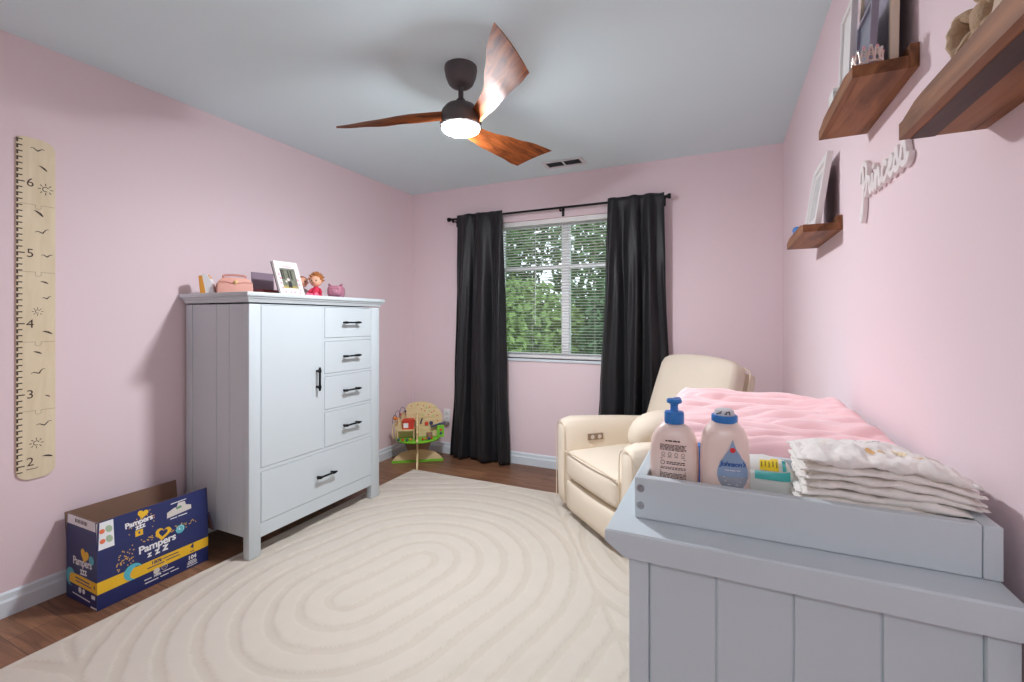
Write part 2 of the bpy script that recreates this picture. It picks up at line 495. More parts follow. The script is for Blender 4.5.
def curtain(label, xl, xr, folds, seed, gather):
    """xl, xr: (z, x) tables of the side edges, top to bottom"""
    zt, zb = RODZ+.028, .012
    nu, nv = 190, 70
    bm = new(); G = []
    for j in range(nv+1):
        v = j/nv; z = lerp(zt, zb, v); row = []
        a, b = table([0, .3, .7, 1], xl, v), table([0, .3, .7, 1], xr, v)
        for i in range(nu+1):
            u = i/nu
            w = u+.05*math.sin(2*PI*(u*1.3+seed)+1.5*v)*u*(1-u)*4
            amp = lerp(.014, .036, min(1, v*2.2))
            ph = 2*PI*folds*w+seed+.8*math.sin(2.2*v+seed)
            y = amp*math.sin(ph)+amp*.45*math.sin(2.3*ph+1+3*v)*min(1, v*3)
            y += .010*noise.noise(Vector((u*9, v*5, seed*3)))*min(1, v*4)+.0022*noise.noise(Vector((u*22, v*16, seed)))
            x = lerp(a, b, u)+.012*math.cos(ph)*min(1, v*2)
            # the rod pocket hugs the rod
            near = max(0, 1-abs(z-RODZ)/.03)
            yy = RODY-.014+y*(1-.7*near) - .006
            yy = min(yy, RODY-.0125) if abs(z-RODZ) < .04 else yy
            zz = z+(.006*noise.noise(Vector((u*7, 0, seed))) if j in (0,) else 0)+(-.008*math.sin(ph)-.004 if j == nv else 0)*0
            row.append(bm.verts.new((x, yy, zz)))
        G.append(row)
    for j in range(nv):
        for i in range(nu): bm.faces.new((G[j][i], G[j][i+1], G[j+1][i+1], G[j+1][i]))
    t = thing('curtain', label, 'curtain', ((xl[0]+xr[0])/2, RODY, 0), 0, 'black curtains')
    o = obj('curtain_panel', bm, SATIN, t, smooth=180, normals=False)
    md = o.modifiers.new('thickness', 'SOLIDIFY'); md.thickness = .0022; md.offset = 0
    # back tabs looped over the rod
    for k in range(gather):
        u = (k+.5)/gather; x = lerp(xl[0], xr[0], u)
        bm = new(); P = []
        for q in range(11):
            an = R(-200+220*q/10); P.append((x, RODY+.0125*math.cos(an), RODZ+.0125*math.sin(-an)))
        prev = None
        for p in P:
            r_ = (bm.verts.new((p[0]-.02, p[1], p[2])), bm.verts.new((p[0]+.02, p[1], p[2])))
            if prev: bm.faces.new((prev[0], prev[1], r_[1], r_[0]))
            prev = r_
        tb = obj('tab', bm, SATIN, t, smooth=180)
        md = tb.modifiers.new('thickness', 'SOLIDIFY'); md.thickness = .0015; md.offset = 0
curtain('black satin floor-length curtain hanging beside the wooden activity toy', [-2.155, -2.165, -2.20, -2.245], [-1.70, -1.69, -1.67, -1.64], 2.8, .6, 4)
curtain('black satin curtain hanging behind the cream armchair', [-.80, -.82, -.87, -.93], [-.385, -.37, -.335, -.31], 3.1, 2.1, 5)

# ------------------------------------------------------------------ outside the window
def outside():
    g = B(-40, 40, 4.2, 60, -3.2, -3.0)
    struct(obj('ground', g, mat('grass_ground', (96, 120, 70), .9, var=.3, vscale=2), smooth=0))
    leafm = [mat('leaf_a', (96, 128, 74), .7, var=.35, vscale=3), mat('leaf_b', (124, 150, 84), .7, var=.3, vscale=3), mat('leaf_c', (74, 106, 66), .7, var=.3, vscale=3)]
    bark = mat('bark', (84, 72, 62), .9, bump=.5, bscale=30)
    spec = [(-5.2, 10.0, 3.4, 1.45, 2.7, 0, 'broad green tree beyond the window beside the curtain near the toy', 9000),
            (-2.05, 10.2, 3.4, 1.95, 3.0, 0, 'tall green tree beyond the window panes at the mullion', 10000),
            (-3.75, 8.4, .15, 1.7, 1.95, 1, 'low light green tree beyond the lower window panes', 10000),
            (-.9, 8.0, .3, 1.5, 2.3, 2, 'low dark shrubby tree beyond the window near the curtain by the armchair', 9000),
            (-6.9, 14.0, .3, 2.4, 2.5, 1, 'pale green tree standing farther off beyond the window', 10000),
            (-3.9, 17.0, .2, 3.2, 2.6, 0, 'mid green tree farthest beyond the window', 12000)]
    for x, y, zc, rx, rz_, k, lab, n in spec:
        t = thing('tree', lab, 'tree', (x, y, -3), 0, 'trees outside the window')
        bm = new(); tube(bm, [(x, y, -3), (x+.1, y, zc-rz_*.4), (x-.1, y+.1, zc+rz_*.3)], [.18, .12, .04], 8); obj('trunk', bm, bark, t)
        bm = new()
        rnd = random.Random(x*7+y)
        for q in range(n):
            while True:
                p = Vector((rnd.uniform(-1, 1), rnd.uniform(-1, 1), rnd.uniform(-1, 1)))
                if p.length < 1 and p.length > .3: break
            if noise.noise(p*2.2+Vector((x, y, 0))) < -.22: continue
            c = Vector((x+p.x*rx, y+p.y*rx*.6, zc+p.z*rz_))
            if c.z < -2.9: continue
            s = rnd.uniform(.045, .095)
            a = Vector((rnd.gauss(0, 1), rnd.gauss(0, 1), rnd.gauss(0, 1))).normalized(); b = a.orthogonal().normalized()
            vs = [bm.verts.new(c+a*s*1.2), bm.verts.new(c+b*s*.6), bm.verts.new(c-a*s*1.2), bm.verts.new(c-b*s*.6)]
            bm.faces.new(vs)
        obj('foliage', bm, leafm[k], t, smooth=0, normals=False)
outside()

# ------------------------------------------------------------------ ceiling: vent and fan
def vent():
    t = thing('ceiling_vent', 'white rectangular air vent with two dark louvered openings in the ceiling', 'vent', (-1.1, 3.33, ZC))
    bm = new(); x0, x1, y0, y1 = -1.262, -.94, 3.25, 3.41
    z0, z1 = ZC-.008, ZC-.0005
    box(bm, x0, x1, y0, y0+.03, z0, z1, .002); box(bm, x0, x1, y1-.03, y1, z0, z1, .002)
    box(bm, x0, x0+.03, y0+.03, y1-.03, z0, z1, .002); box(bm, x1-.03, x1, y0+.03, y1-.03, z0, z1, .002)
    box(bm, -1.108, -1.094, y0+.03, y1-.03, z0, z1, .002)
    obj('vent_frame', bm, mat('vent_white', (214, 218, 220), .5), t, smooth=0)
    dk = mat('vent_grey', (92, 96, 102), .6)
    for a, b in ((x0+.03, -1.108), (-1.094, x1-.03)):
        bm = B(a, b, y0+.03, y1-.03, ZC-.0018, ZC-.0006)
        for k in range(7):
            y = y0+.038+k*.0135
            M = Matrix.Translation((0, y, ZC-.0045)) @ Matrix.Rotation(R(28), 4, 'X')
            box(bm, a, b, -.006, .006, -.0006, .0006, M=M)
        obj('louvre', bm, dk, t, smooth=0)
vent()

FX, FY = -1.132, 1.868
def fan():
    t = thing('ceiling_fan', 'ceiling fan with three wooden propeller blades, bronze body and lit lamp', 'fan', (FX, FY, ZC))
    bm = new(); lathe(bm, [(.077, -.0005), (.078, -.016), (.072, -.048), (.060, -.078), (.048, -.090), (.03, -.094), (.012, -.094)], (FX, FY, ZC)); obj('canopy', bm, BRONZE, t)
    bm = new(); tube(bm, [(FX, FY, ZC-.090), (FX, FY, ZC-.175)], .0125, 16); lathe(bm, [(.016, -.150), (.022, -.157), (.026, -.180), (.02, -.190)], (FX, FY, ZC), 20); obj('downrod', bm, BRONZE, t)
    bm = new(); lathe(bm, [(.02, -.170), (.045, -.177), (.072, -.190), (.09, -.213), (.097, -.240), (.099, -.270), (.097, -.285), (.09, -.29)], (FX, FY, ZC), 40); obj('motor_housing', bm, BRONZE, t)
    bm = new(); lathe(bm, [(.088, -.2902), (.0885, -.295), (.084, -.302), (.070, -.309), (.045, -.313), (.015, -.3145)], (FX, FY, ZC), 40); obj('lamp_diffuser', bm, emis('fan_lamp', (246, 249, 255), LAMP), t)
    # one blade along +x, then turned into its three places
    def blade():
        bm = new(); nS, nW = 44, 12; G = []
        for side in (1, -1):
            rows = []
            for j in range(nS+1):
                s = j/nS; r = lerp(.075, .628, s)
                w = table([0, .12, .35, .6, .85, 1], [.066, .074, .094, .13, .178, .196], s)
                pit = R(table([0, .15, .4, .7, 1], [58, 56, 47, 33, 24], s))
                sweep = table([0, .3, .6, 1], [.05, .048, .020, -.012], s)
                zc = -.252+table([0, .3, .7, 1], [0, -.004, -.004, -.004], s)
                th = lerp(.014, .005, s)
                row = []
                for i in range(nW+1):
                    q = -1+2*i/nW          # -1: trailing, low edge (+t); +1: high edge (-t)
                    ex = max(0, (s-.72)/.28)
                    rr = r+ex*ex*.055*q*.9
                    tq = -q*w/2
                    x = rr; y = (tq+sweep)*1.0
                    yy = tq*math.cos(pit)+sweep; zz = q*w/2*math.sin(pit)
                    edge = (1-abs(q)**2.2)
                    n_ = Vector((0, math.sin(pit), math.cos(pit)))
                    camber = .012*(1-q*q)*(1-s*.4)
                    row.append(bm.verts.new(Vector((x, yy, zc+zz))+n_*(side*th*.5*max(.12, edge)+camber)))
                rows.append(row)
            G.append(rows)
        for rows, fl in ((G[0], 0), (G[1], 1)):
            for j in range(nS):
                for i in range(nW):
                    f = (rows[j][i], rows[j][i+1], rows[j+1][i+1], rows[j+1][i]); bm.faces.new(f if fl else f[::-1])
        a, b = G
        for j in range(nS):
            for i in (0, nW): bm.faces.new((a[j][i], a[j+1][i], b[j+1][i], b[j][i]))
        for i in range(nW):
            for j in (0, nS): bm.faces.new((a[j][i], a[j][i+1], b[j][i+1], b[j][i]))
        return bm
    first = None
    for ang in (198.5, 319, 79):
        if first is None:
            o = first = obj('blade', blade(), BLADE, t, world=False, smooth=60)
        else:
            o = first.copy(); COL.objects.link(o)
        o.rotation_euler = (0, 0, R(ang))
fan()

# ================================================================== RUG
def rug():
    x0, x1, y0, y1 = -2.30, .12, 0.02, 3.05
    nx, ny = 290, 364
    A = ((-1.485, 1.52), (-1.40, 1.90), .082)
    segs = [A, ((.05, 2.75), (.5, 2.75), .10), ((-1.9, -.10), (-1.2, -.25), .08), ((-.25, .35), (.3, .2), .08), ((-2.7, 3.5), (-2.2, 3.75), .1)]
    def sd(p, s):
        a, b = Vector(s[0]), Vector(s[1]); d = b-a
        t = max(0, min(1, (p-a).dot(d)/d.dot(d)))
        return (p-a-d*t).length-s[2]
    bm = new(); G = []; GM = []
    def h(x, y):
        p = Vector((x, y)); p += Vector((noise.noise(Vector((x*3, y*3, 0))), noise.noise(Vector((x*3, y*3, 5)))))*.014+Vector((noise.noise(Vector((x*22, y*22, 0))), noise.noise(Vector((x*22, y*22, 5)))))*.007
        ds = sorted((sd(p, s), k) for k, s in enumerate(segs))
        d = ds[0][0]
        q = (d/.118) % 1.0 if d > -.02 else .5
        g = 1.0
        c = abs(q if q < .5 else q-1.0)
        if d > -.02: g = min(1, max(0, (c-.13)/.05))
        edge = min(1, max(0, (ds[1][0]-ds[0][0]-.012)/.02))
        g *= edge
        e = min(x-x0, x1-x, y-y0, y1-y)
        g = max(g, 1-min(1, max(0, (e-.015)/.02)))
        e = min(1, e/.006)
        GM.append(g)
        return .004+(.0105-.0050*(1-g)+.0007*noise.noise(Vector((x*18, y*18, 2))))*max(.0, e)
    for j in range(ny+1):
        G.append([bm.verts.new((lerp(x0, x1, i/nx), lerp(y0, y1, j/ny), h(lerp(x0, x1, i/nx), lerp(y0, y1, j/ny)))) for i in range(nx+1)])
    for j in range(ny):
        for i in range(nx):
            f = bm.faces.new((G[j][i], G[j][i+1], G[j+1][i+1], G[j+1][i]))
            if GM[j*(nx+1)+i]+GM[j*(nx+1)+i+1]+GM[(j+1)*(nx+1)+i]+GM[(j+1)*(nx+1)+i+1] < 2: f.material_index = 1  # groove faces take the slightly darker tone
    ring = [G[0][i] for i in range(nx+1)]+[G[j][nx] for j in range(1, ny+1)]+[G[ny][i] for i in range(nx-1, -1, -1)]+[G[j][0] for j in range(ny-1, 0, -1)]
    low = [bm.verts.new((v.co.x, v.co.y, .0005)) for v in ring]
    for k in range(len(ring)):
        k2 = (k+1) % len(ring); bm.faces.new((ring[k2], ring[k], low[k], low[k2]))
    o = obj('rug', bm, [mat('rug_pile', (206, 198, 185), .95, spec=.1, sheen=.25, bump=.35, bscale=420, var=.04, vscale=12), mat('rug_groove_tone', (201, 192, 178), .95, spec=.1, sheen=.2, bump=.35, bscale=420, var=.04, vscale=12)], smooth=180, normals=False)
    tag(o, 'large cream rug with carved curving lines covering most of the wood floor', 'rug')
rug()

# ================================================================== WARDROBE
WFX, WBX, WY0, WY1, WZ = -2.17, -2.695, 1.529, 2.49, 1.378
def bar_handle(name, parent, c, length, axis):
    """square bar on two posts, standing off a front that faces +x"""
    bm = new(); x, y, z = c; h = length/2
    if axis == 'y':
        box(bm, x+.022, x+.032, y-h, y+h, z-.005, z+.005, .0015)
        for s in (-1, 1):
            box(bm, x, x+.024, y+s*(h-.022)-.006, y+s*(h-.022)+.006, z-.006, z+.006, .0015); box(bm, x+.018, x+.0335, y+s*(h-.022)-.010, y+s*(h-.022)+.010, z-.0075, z+.0075, .002)
    else:
        box(bm, x+.022, x+.032, y-.005, y+.005, z-h, z+h, .0015)
        for s in (-1, 1):
            box(bm, x, x+.024, y-.006, y+.006, z+s*(h-.022)-.006, z+s*(h-.022)+.006, .0015); box(bm, x+.018, x+.0335, y-.0075, y+.0075, z+s*(h-.022)-.010, z+s*(h-.022)+.010, .002)
    return obj(name, bm, BLACK, parent)

def wardrobe():
    t = thing('wardrobe', 'tall white wardrobe with one door, five drawers and black bar handles', 'wardrobe', ((WFX+WBX)/2, (WY0+WY1)/2, 0))
    lw = .066
    # legs / corner posts run full height
    for y0, y1 in ((WY0, WY0+lw), (WY1-.076, WY1)):
        obj('leg', B(WFX-.045, WFX, y0, y1, .0158, WZ-.06, .003), FURN, t)
        obj('leg', B(WBX, WBX+.055, y0, y1, 0, WZ-.06, .003), FURN, t)
    # carcass with bead-board side
    bm = new()
    for side, y in ((0, WY0+.004), (1, WY1-.004)):
        ys = (y, y+.016) if side == 0 else (y-.016, y)
        xs = [WBX+.055, -2.433, -2.331, WFX-.045]
        for a, b in zip(xs, xs[1:]): box(bm, a+.0012, b-.0012, ys[0], ys[1], .125, WZ-.06, .002)
    box(bm, WBX+.004, WBX+.012, WY0+.02, WY1-.02, .13, WZ-.06)
    box(bm, WBX+.02, WFX-.03, WY0+.024, WY1-.024, .13, .15)
    box(bm, WFX-.03, WFX-.024, WY0+.03, WY1-.03, .12, WZ-.06)          # backing behind the fronts
    # front face frame
    x0, x1 = WFX-.022, WFX-.003
    box(bm, x0, x1, WY0+lw, WY1-.076, .108, .182, .002)                  # apron
    box(bm, x0, x1, WY0+lw, WY1-.076, .446, .466, .001)                  # rail over the wide drawer
    box(bm, x0, x1, WY0+lw, WY1-.076, 1.313, WZ-.06, .001)               # top rail
    box(bm, x0, x1, 1.997, 2.013, .466, 1.313, .001)                     # mullion
    for z0, z1 in ((1.105, 1.125), (.892, .909), (.676, .692)): box(bm, x0, x1, 2.013, 2.414, z0, z1, .001)
    obj('carcass', bm, FURN, t, smooth=0)
    # top slab and the moulding under it
    bm = new(); box(bm, WBX-.012, WFX+.028, WY0-.028, WY1+.030, WZ-.022, WZ, .004); obj('top', bm, FURN, t)
    bm = new()
    pr = [(.0, -.052), (.005, -.052), (.007, -.045), (.013, -.034), (.019, -.030), (.020, -.0225), (0, -.0225)]
    def ringprof(dx): return None
    lv = []
    for q, z in pr[:-1]:
        lv.append([bm.verts.new(p) for p in ((WBX, WY0-q, WZ+z), (WFX+q, WY0-q, WZ+z), (WFX+q, WY1+q, WZ+z), (WBX, WY1+q, WZ+z))])
    for a, b in zip(lv, lv[1:]):
        for k in range(4): bm.faces.new((a[k], a[(k+1) % 4], b[(k+1) % 4], b[k]))
    bm.faces.new(lv[0][::-1]); bm.faces.new(lv[-1])
    obj('crown_moulding', bm, FURN, t, smooth=20)
    d = obj('door', B(WFX-.02, WFX-.001, 1.598, 1.9955, .468, 1.3115, .002), FURN, t, smooth=0)
    bar_handle('handle', d, (WFX-.001, 1.952, .888), .138, 'z')
    for z0, z1 in ((1.127, 1.311), (.911, 1.103), (.694, .890), (.468, .674)):
        d = obj('drawer', B(WFX-.02, WFX-.001, 2.0145, 2.4125, z0, z1, .002), FURN, t, smooth=0)
        bar_handle('handle', d, (WFX-.001, 2.216, (z0+z1)/2), .148, 'y')
    d = obj('drawer', B(WFX-.02, WFX-.001, 1.598, 2.4125, .184, .444, .002), FURN, t, smooth=0)
    bar_handle('handle', d, (WFX-.001, 2.01, .308), .148, 'y')
wardrobe()

# ================================================================== DRESSER with changing tray
DT = .875
def dresser():
    X0, X1, Y0, Y1 = -.147, .348, .800, 2.10
    t = thing('dresser', 'grey white dresser with plank-grooved end panel under the changing tray', 'dresser', ((X0+X1)/2, (Y0+Y1)/2, 0))
    for x0, x1 in ((X0, -.114), (.3146, X1)):
        for y0, y1 in ((Y0, Y0+.045), (Y1-.045, Y1)):
            obj('leg', B(x0, x1, y0, y1, .0158 if x0 < 0 else 0, DT-.05, .003), FURN, t)
    bm = new()
    for y0, y1 in ((Y0+.007, Y0+.022), (Y1-.022, Y1-.007)):
        xs = [-.114, -.0087, .0985, .2065, .3146]
        for a, b in zip(xs, xs[1:]): box(bm, a+.0010, b-.0010, y0, y1, .10, DT-.05, .0022)
        box(bm, -.114, .3146, y0+.004, y1-.003, .10, DT-.05)
    box(bm, X0+.024, X1-.01, Y0+.022, Y1-.022, .10, .12); box(bm, X1-.012, X1-.004, Y0+.02, Y1-.02, .10, DT-.05)
    box(bm, X0+.022, X0+.028, Y0+.03, Y1-.03, .10, DT-.05)
    for z0, z1 in ((.075, .12), (.345, .36), (.585, .60), (.815, DT-.05)): box(bm, X0+.003, X0+.022, Y0+.045, Y1-.045, z0, z1, .001)
    box(bm, X0+.003, X0+.022, 1.442, 1.458, .12, .815, .001)
    obj('carcass', bm, FURN, t, smooth=0)
    # thick top whose underside slopes back to the carcass
    bm = new(); lv = []
    for x0, x1, y0, y1, z in ((X0+.004, X1-.002, Y0-.012, Y1+.012, -.0435), (-.151, .350, .7805, 2.1295, -.0425), (-.184, .350, .780, 2.13, -.019), (-.184, .350, .780, 2.13, -.003), (-.181, .347, .783, 2.127, 0)):
        lv.append([bm.verts.new(p) for p in ((x1, y0, DT+z), (x1, y1, DT+z), (x0, y1, DT+z), (x0, y0, DT+z))])
    for a, b in zip(lv, lv[1:]):
        for k in range(4): bm.faces.new((a[k], a[(k+1) % 4], b[(k+1) % 4], b[k]))
    bm.faces.new(lv[0][::-1]); bm.faces.new(lv[-1]); obj('top', bm, FURN, t, smooth=20)
    for z0, z1 in ((.122, .343), (.362, .583), (.602, .813)):
        for y0, y1 in ((.847, 1.440), (1.460, 2.053)):
            d = obj('drawer', B(X0+.002, X0+.02, y0, y1, z0, z1, .002), FURN, t, smooth=0)
            bm = new(); yc, zc = (y0+y1)/2, (z0+z1)/2
            box(bm, X0-.028, X0-.018, yc-.08, yc+.08, zc-.005, zc+.005, .0015)
            for s in (-1, 1): box(bm, X0-.022, X0+.002, yc+s*.06-.006, yc+s*.06+.006, zc-.006, zc+.006, .0015)
            obj('handle', bm, BLACK, d)
dresser()

TX0, TX1, TY0, TY1, TH = -.145, .350, .847, 1.80, .075
def tray():
    t = thing('changing_tray', 'low white tray with bolted corners on the dresser top, holding diapers and bottles', 'changing tray', ((TX0+TX1)/2, (TY0+TY1)/2, DT))
    z0, z1 = DT+.0005, DT+TH
    for nm, y0, y1 in (('end_board', TY0, TY0+.018), ('end_board', TY1-.018, TY1)):
        obj(nm, B(TX0, TX1-.022, y0, y1, z0, z1, .002), FURN, t, smooth=0)
    obj('side_board', B(TX0+.001, TX0+.019, TY0+.0185, TY1-.0185, z0, z1, .002), FURN, t, smooth=0)
    obj('side_board', B(TX1-.0212, TX1, TY0, TY1, z0, z1, .002), FURN, t, smooth=0)
    obj('divider', B(TX0+.0195, TX1-.0215, 1.085, 1.101, z0, z1-.002, .002), FURN, t, smooth=0)
    steel = mat('bolt_steel', (170, 172, 176), .35, metal=.8)
    for zz in (z1-.020, z1-.051):
        bm = new()
        M = Matrix.Translation((TX0+.0105, TY0+.0004, zz)) @ Matrix.Rotation(R(90), 4, 'X')
        q = new(); lathe(q, [(.0068, 0), (.0068, .0016), (.0058, .0026), (.0036, .0026), (.0034, .0006), (.0005, .0006)], n=24); join(bm, q, M)
        obj('bolt', bm, steel, t)
tray()

def pad_and_blanket():
    t = thing('changing_pad', 'white contoured changing pad in the tray, covered by the pink blanket', 'changing pad', (.1, 1.45, DT))
    bm = new(); G = []
    x0, x1, y0, y1 = TX0+.023, TX1-.024, 1.106, TY1-.022
    for j in range(13):
        row = []
        for i in range(25):
            u, v = i/24, j/12; q = abs(2*u-1)
            z = DT+.028+.034*q**2.5
            e = min(u, 1-u)*24*.4; e2 = min(v, 1-v)*12*.7
            z = DT+.002+(z-DT-.002)*min(1, (.35+e))*min(1, .4+e2)
            row.append(bm.verts.new((lerp(x0, x1, u), lerp(y0, y1, v), z)))
        G.append(row)
    for j in range(12):
        for i in range(24): bm.faces.new((G[j][i], G[j][i+1], G[j+1][i+1], G[j+1][i]))
    ring = G[0][:]+[G[j][24] for j in range(1, 13)]+G[12][-2::-1]+[G[j][0] for j in range(11, 0, -1)]
    low = [bm.verts.new((v.co.x, v.co.y, DT+.0008)) for v in ring]
    for k in range(len(ring)): bm.faces.new((ring[k], ring[(k+1) % len(ring)], low[(k+1) % len(ring)], low[k]))
    bm.faces.new(low[::-1])
    obj('pad_body', bm, mat('pad_vinyl', (238, 234, 232), .5), t, smooth=50)

    t = thing('blanket', 'pink fleece blanket lying in folds over the changing pad', 'blanket', (.1, 1.45, DT+.08))
    nu, nv = 150, 190
    bm = new(); G = []
    BX0, BX1, BY0, BY1 = -.150, .350, 1.112, 1.775
    def hgt(x, y, u, v):
        # long soft folds that run across the pad, bending towards its corners
        q = Vector((x, y, 0))
        wy = y+.10*x+.03*noise.noise(Vector((x*3, y*3, 1)))
        n1 = noise.noise(Vector((x*2.2, wy*13, 4))); n2 = noise.noise(Vector((x*3.5+3, (y-.35*x)*24, 2))); n3 = noise.noise(Vector((x*5, (y*.7+x*.5)*11, 8)))
        f = .020*min(1, abs(n1)*2.1)+.008*min(1, abs(n2)*2)+.012*min(1, abs(n3)*2)*max(0, min(1, .5+x*2))
        f += .010*noise.noise(Vector((x*3.1, y*3.1, 7)))-.006
        base = DT+.084+.016*v
        return base+f+.012*max(0, noise.noise(Vector((x*2.1+4, y*2.4, 5))))
    for j in range(nv+1):
        v = j/nv; row = []
        for i in range(nu+1):
            u = i/nu
            wob = .010*noise.noise(Vector((v*9, 1, 0)))
            y = lerp(BY0, BY1, v)+.012*noise.noise(Vector((u*7, 3, 0)))*(1 if v > .5 else .3)
            x = lerp(BX0+wob, BX1-abs(wob)*.8, u)
            z = hgt(x, y, u, v)
            e = min(u*nu/16, (1-u)*nu/12, v*nv/12, (1-v)*nv/14)
            if e < 1: z = lerp(DT+.084 if (u < .1 or u > .9) else DT+.052, z, math.sin(e*PI/2)**.7)
            row.append(bm.verts.new((x, y, z)))
        G.append(row)
    for j in range(nv):
        for i in range(nu): bm.faces.new((G[j][i], G[j][i+1], G[j+1][i+1], G[j+1][i]))
    o = obj('fleece', bm, mat('pink_fleece', (252, 212, 214), .9, spec=.1, sheen=.5, bump=.15, bscale=500), t, smooth=180, normals=False)
    md = o.modifiers.new('thickness', 'SOLIDIFY'); md.thickness = .004; md.offset = -1
    # small dark embroidery
    bm = new(); cx, cy = .118, 1.475
    for k, P in enumerate(([(0, 0), (.004, .010), (.008, .002), (.011, .011), (.015, .001)], [(.018, .004), (.022, .010), (.026, .003), (.030, .009), (.033, .001)])):
        pts = [(cx+p.x, cy+p.y, 0) for p in catmull([(a, b, 0) for a, b in P], 5)]
        pts = [(x, y, hgt(x, y, (x-BX0)/(BX1-BX0), (y-BY0)/(BY1-BY0))+.0012) for x, y, _ in pts]
        tube(bm, pts, .0008, 5)
    obj('embroidery', bm, mat('grey_thread', (110, 84, 96), .8), t)
pad_and_blanket()

# ================================================================== ARMCHAIR
def armchair():
    r_, b_ = Vector((.715, -.699, 0)), Vector((.699, .715, 0))
    FL = Vector((-.990, 2.836, 0)); c = FL+r_*.422+b_*.42
    t = thing('armchair', 'cream upholstered glider armchair set across the corner beside the window', 'armchair', (c.x, c.y, 0), math.atan2(-.699, .715))
    S = dict(world=False, smooth=60)
    bm = new(); cyl(bm, (0, .02, .012), .27, .03, 40, bev=.004); obj('swivel_base', bm, mat('base_black', (30, 28, 27), .5), t, world=False)
    obj('frame', softbox(-.292, .292, -.372, .40, .055, .26, .02), CREAM, t, **S)
    obj('footrest', softbox(-.283, .283, -.425, -.373, .055, .236, .018, (0, .012, 0)), CREAM, t, **S)
    sc = obj('seat_cushion', softbox(-.283, .283, -.432, .20, .252, .425, .035, (0, .02, .026), 9), CREAM, t, **S)
    bm = new()
    P = [(-.279, -.430, .414), (-.14, -.446, .428), (0, -.451, .432), (.14, -.446, .428), (.279, -.430, .414)]
    tube(bm, [tuple(p) for p in catmull(P, 6)], .0045, 8); obj('piping', bm, PIPE, sc, world=False)
    for s in (-1, 1):
        a, b = (.288, .422) if s > 0 else (-.422, -.288)
        ab = softbox(a, b, -.42, .36, .05, .610, .052, (.012, .012, .008), 9)
        for v in ab.verts: v.co.z -= .055*max(0, (v.co.y+.36)/.72)*max(0, min(1, (v.co.z-.2)/.35))
        ar = obj('arm', ab, CREAM, t, **S)
        bm = new(); xc = (a+b)/2; w = (b-a)/2-.012; P = []
        for z in (.075, .2, .35, .5): P.append((xc-w, -.424, z))
        for k in range(1, 9): 
            an = PI-PI*k/9; P.append((xc+w*math.cos(an), -.424, .535+.05*math.sin(an)))
        for z in (.5, .35, .2, .075): P.append((xc+w, -.424, z))
        tube(bm, P, .003, 8); obj('piping', bm, PIPE, ar, world=False)
    # reclined back: one tall padded slab, outer shell behind it
    M = Matrix.Translation((-.035, .17, .378)) @ Matrix.Rotation(R(-19), 4, 'X')
    bk = softbox(-.322, .322, -.02, .125, 0, .650, .055, (.004, .03, .012), 10)
    for v in bk.verts:   # shoulders a little narrower than the waist, crown slightly domed
        q = v.co.z/.645; v.co.x *= 1+.03*math.sin(q*PI)-.02*q; v.co.z += .018*q*(1-(v.co.x/.32)**2)
    bmesh.ops.transform(bk, matrix=M, verts=bk.verts); back = obj('backrest', bk, CREAM, t, **S)
    sh = softbox(-.318, .318, .127, .205, -.02, .625, .04, (0, .02, 0), 8); bmesh.ops.transform(sh, matrix=M, verts=sh.verts); obj('back_shell', sh, CREAM, t, **S)
    bm = new(); P = []
    for x, z in ((-.323, .02), (-.331, .3), (-.322, .56), (-.292, .635), (-.13, .660), (0, .667), (.13, .660), (.292, .635), (.322, .56), (.331, .3), (.323, .02)): P.append(M @ Vector((x, .126, z)))
    tube(bm, catmull(P, 5), .005, 8); obj('piping', bm, PIPE, back, world=False)
    # switch plate on the inside of the far arm
    bm = new(); box(bm, -.2875, -.2725, -.265, -.155, .465, .505, .004)
    pl = obj('switch_plate', bm, mat('plate_bronze', (150, 128, 108), .4, metal=.5), t, world=False)
    for y in (-.236, -.184):
        bm = new(); M2 = Matrix.Rotation(R(90), 4, 'Y'); cyl(bm, (-.2727, y, .485), .0135, .003, 18, M=M2); obj('button', bm, mat('button_grey', (205, 196, 186), .4), pl, world=False)
    # loose lumbar cushion leaning on the arm by the dresser
    p = c+r_*.165-b_*.01
    t2 = thing('lumbar_pillow', 'plump cream pillow on the armchair seat, propped against the arm next to the dresser', 'pillow', (p.x, p.y, .452), math.atan2(-.699, .715))
    bm = new(); M = Matrix.Rotation(R(22), 4, 'Y') @ Matrix.Rotation(R(-6), 4, 'X')
    superell(bm, (0, 0, .135), .10, .25, .14, .85, .8, 44, 26, M); obj('pillow_cover', bm, CREAM, t2, world=False, smooth=180)
armchair()

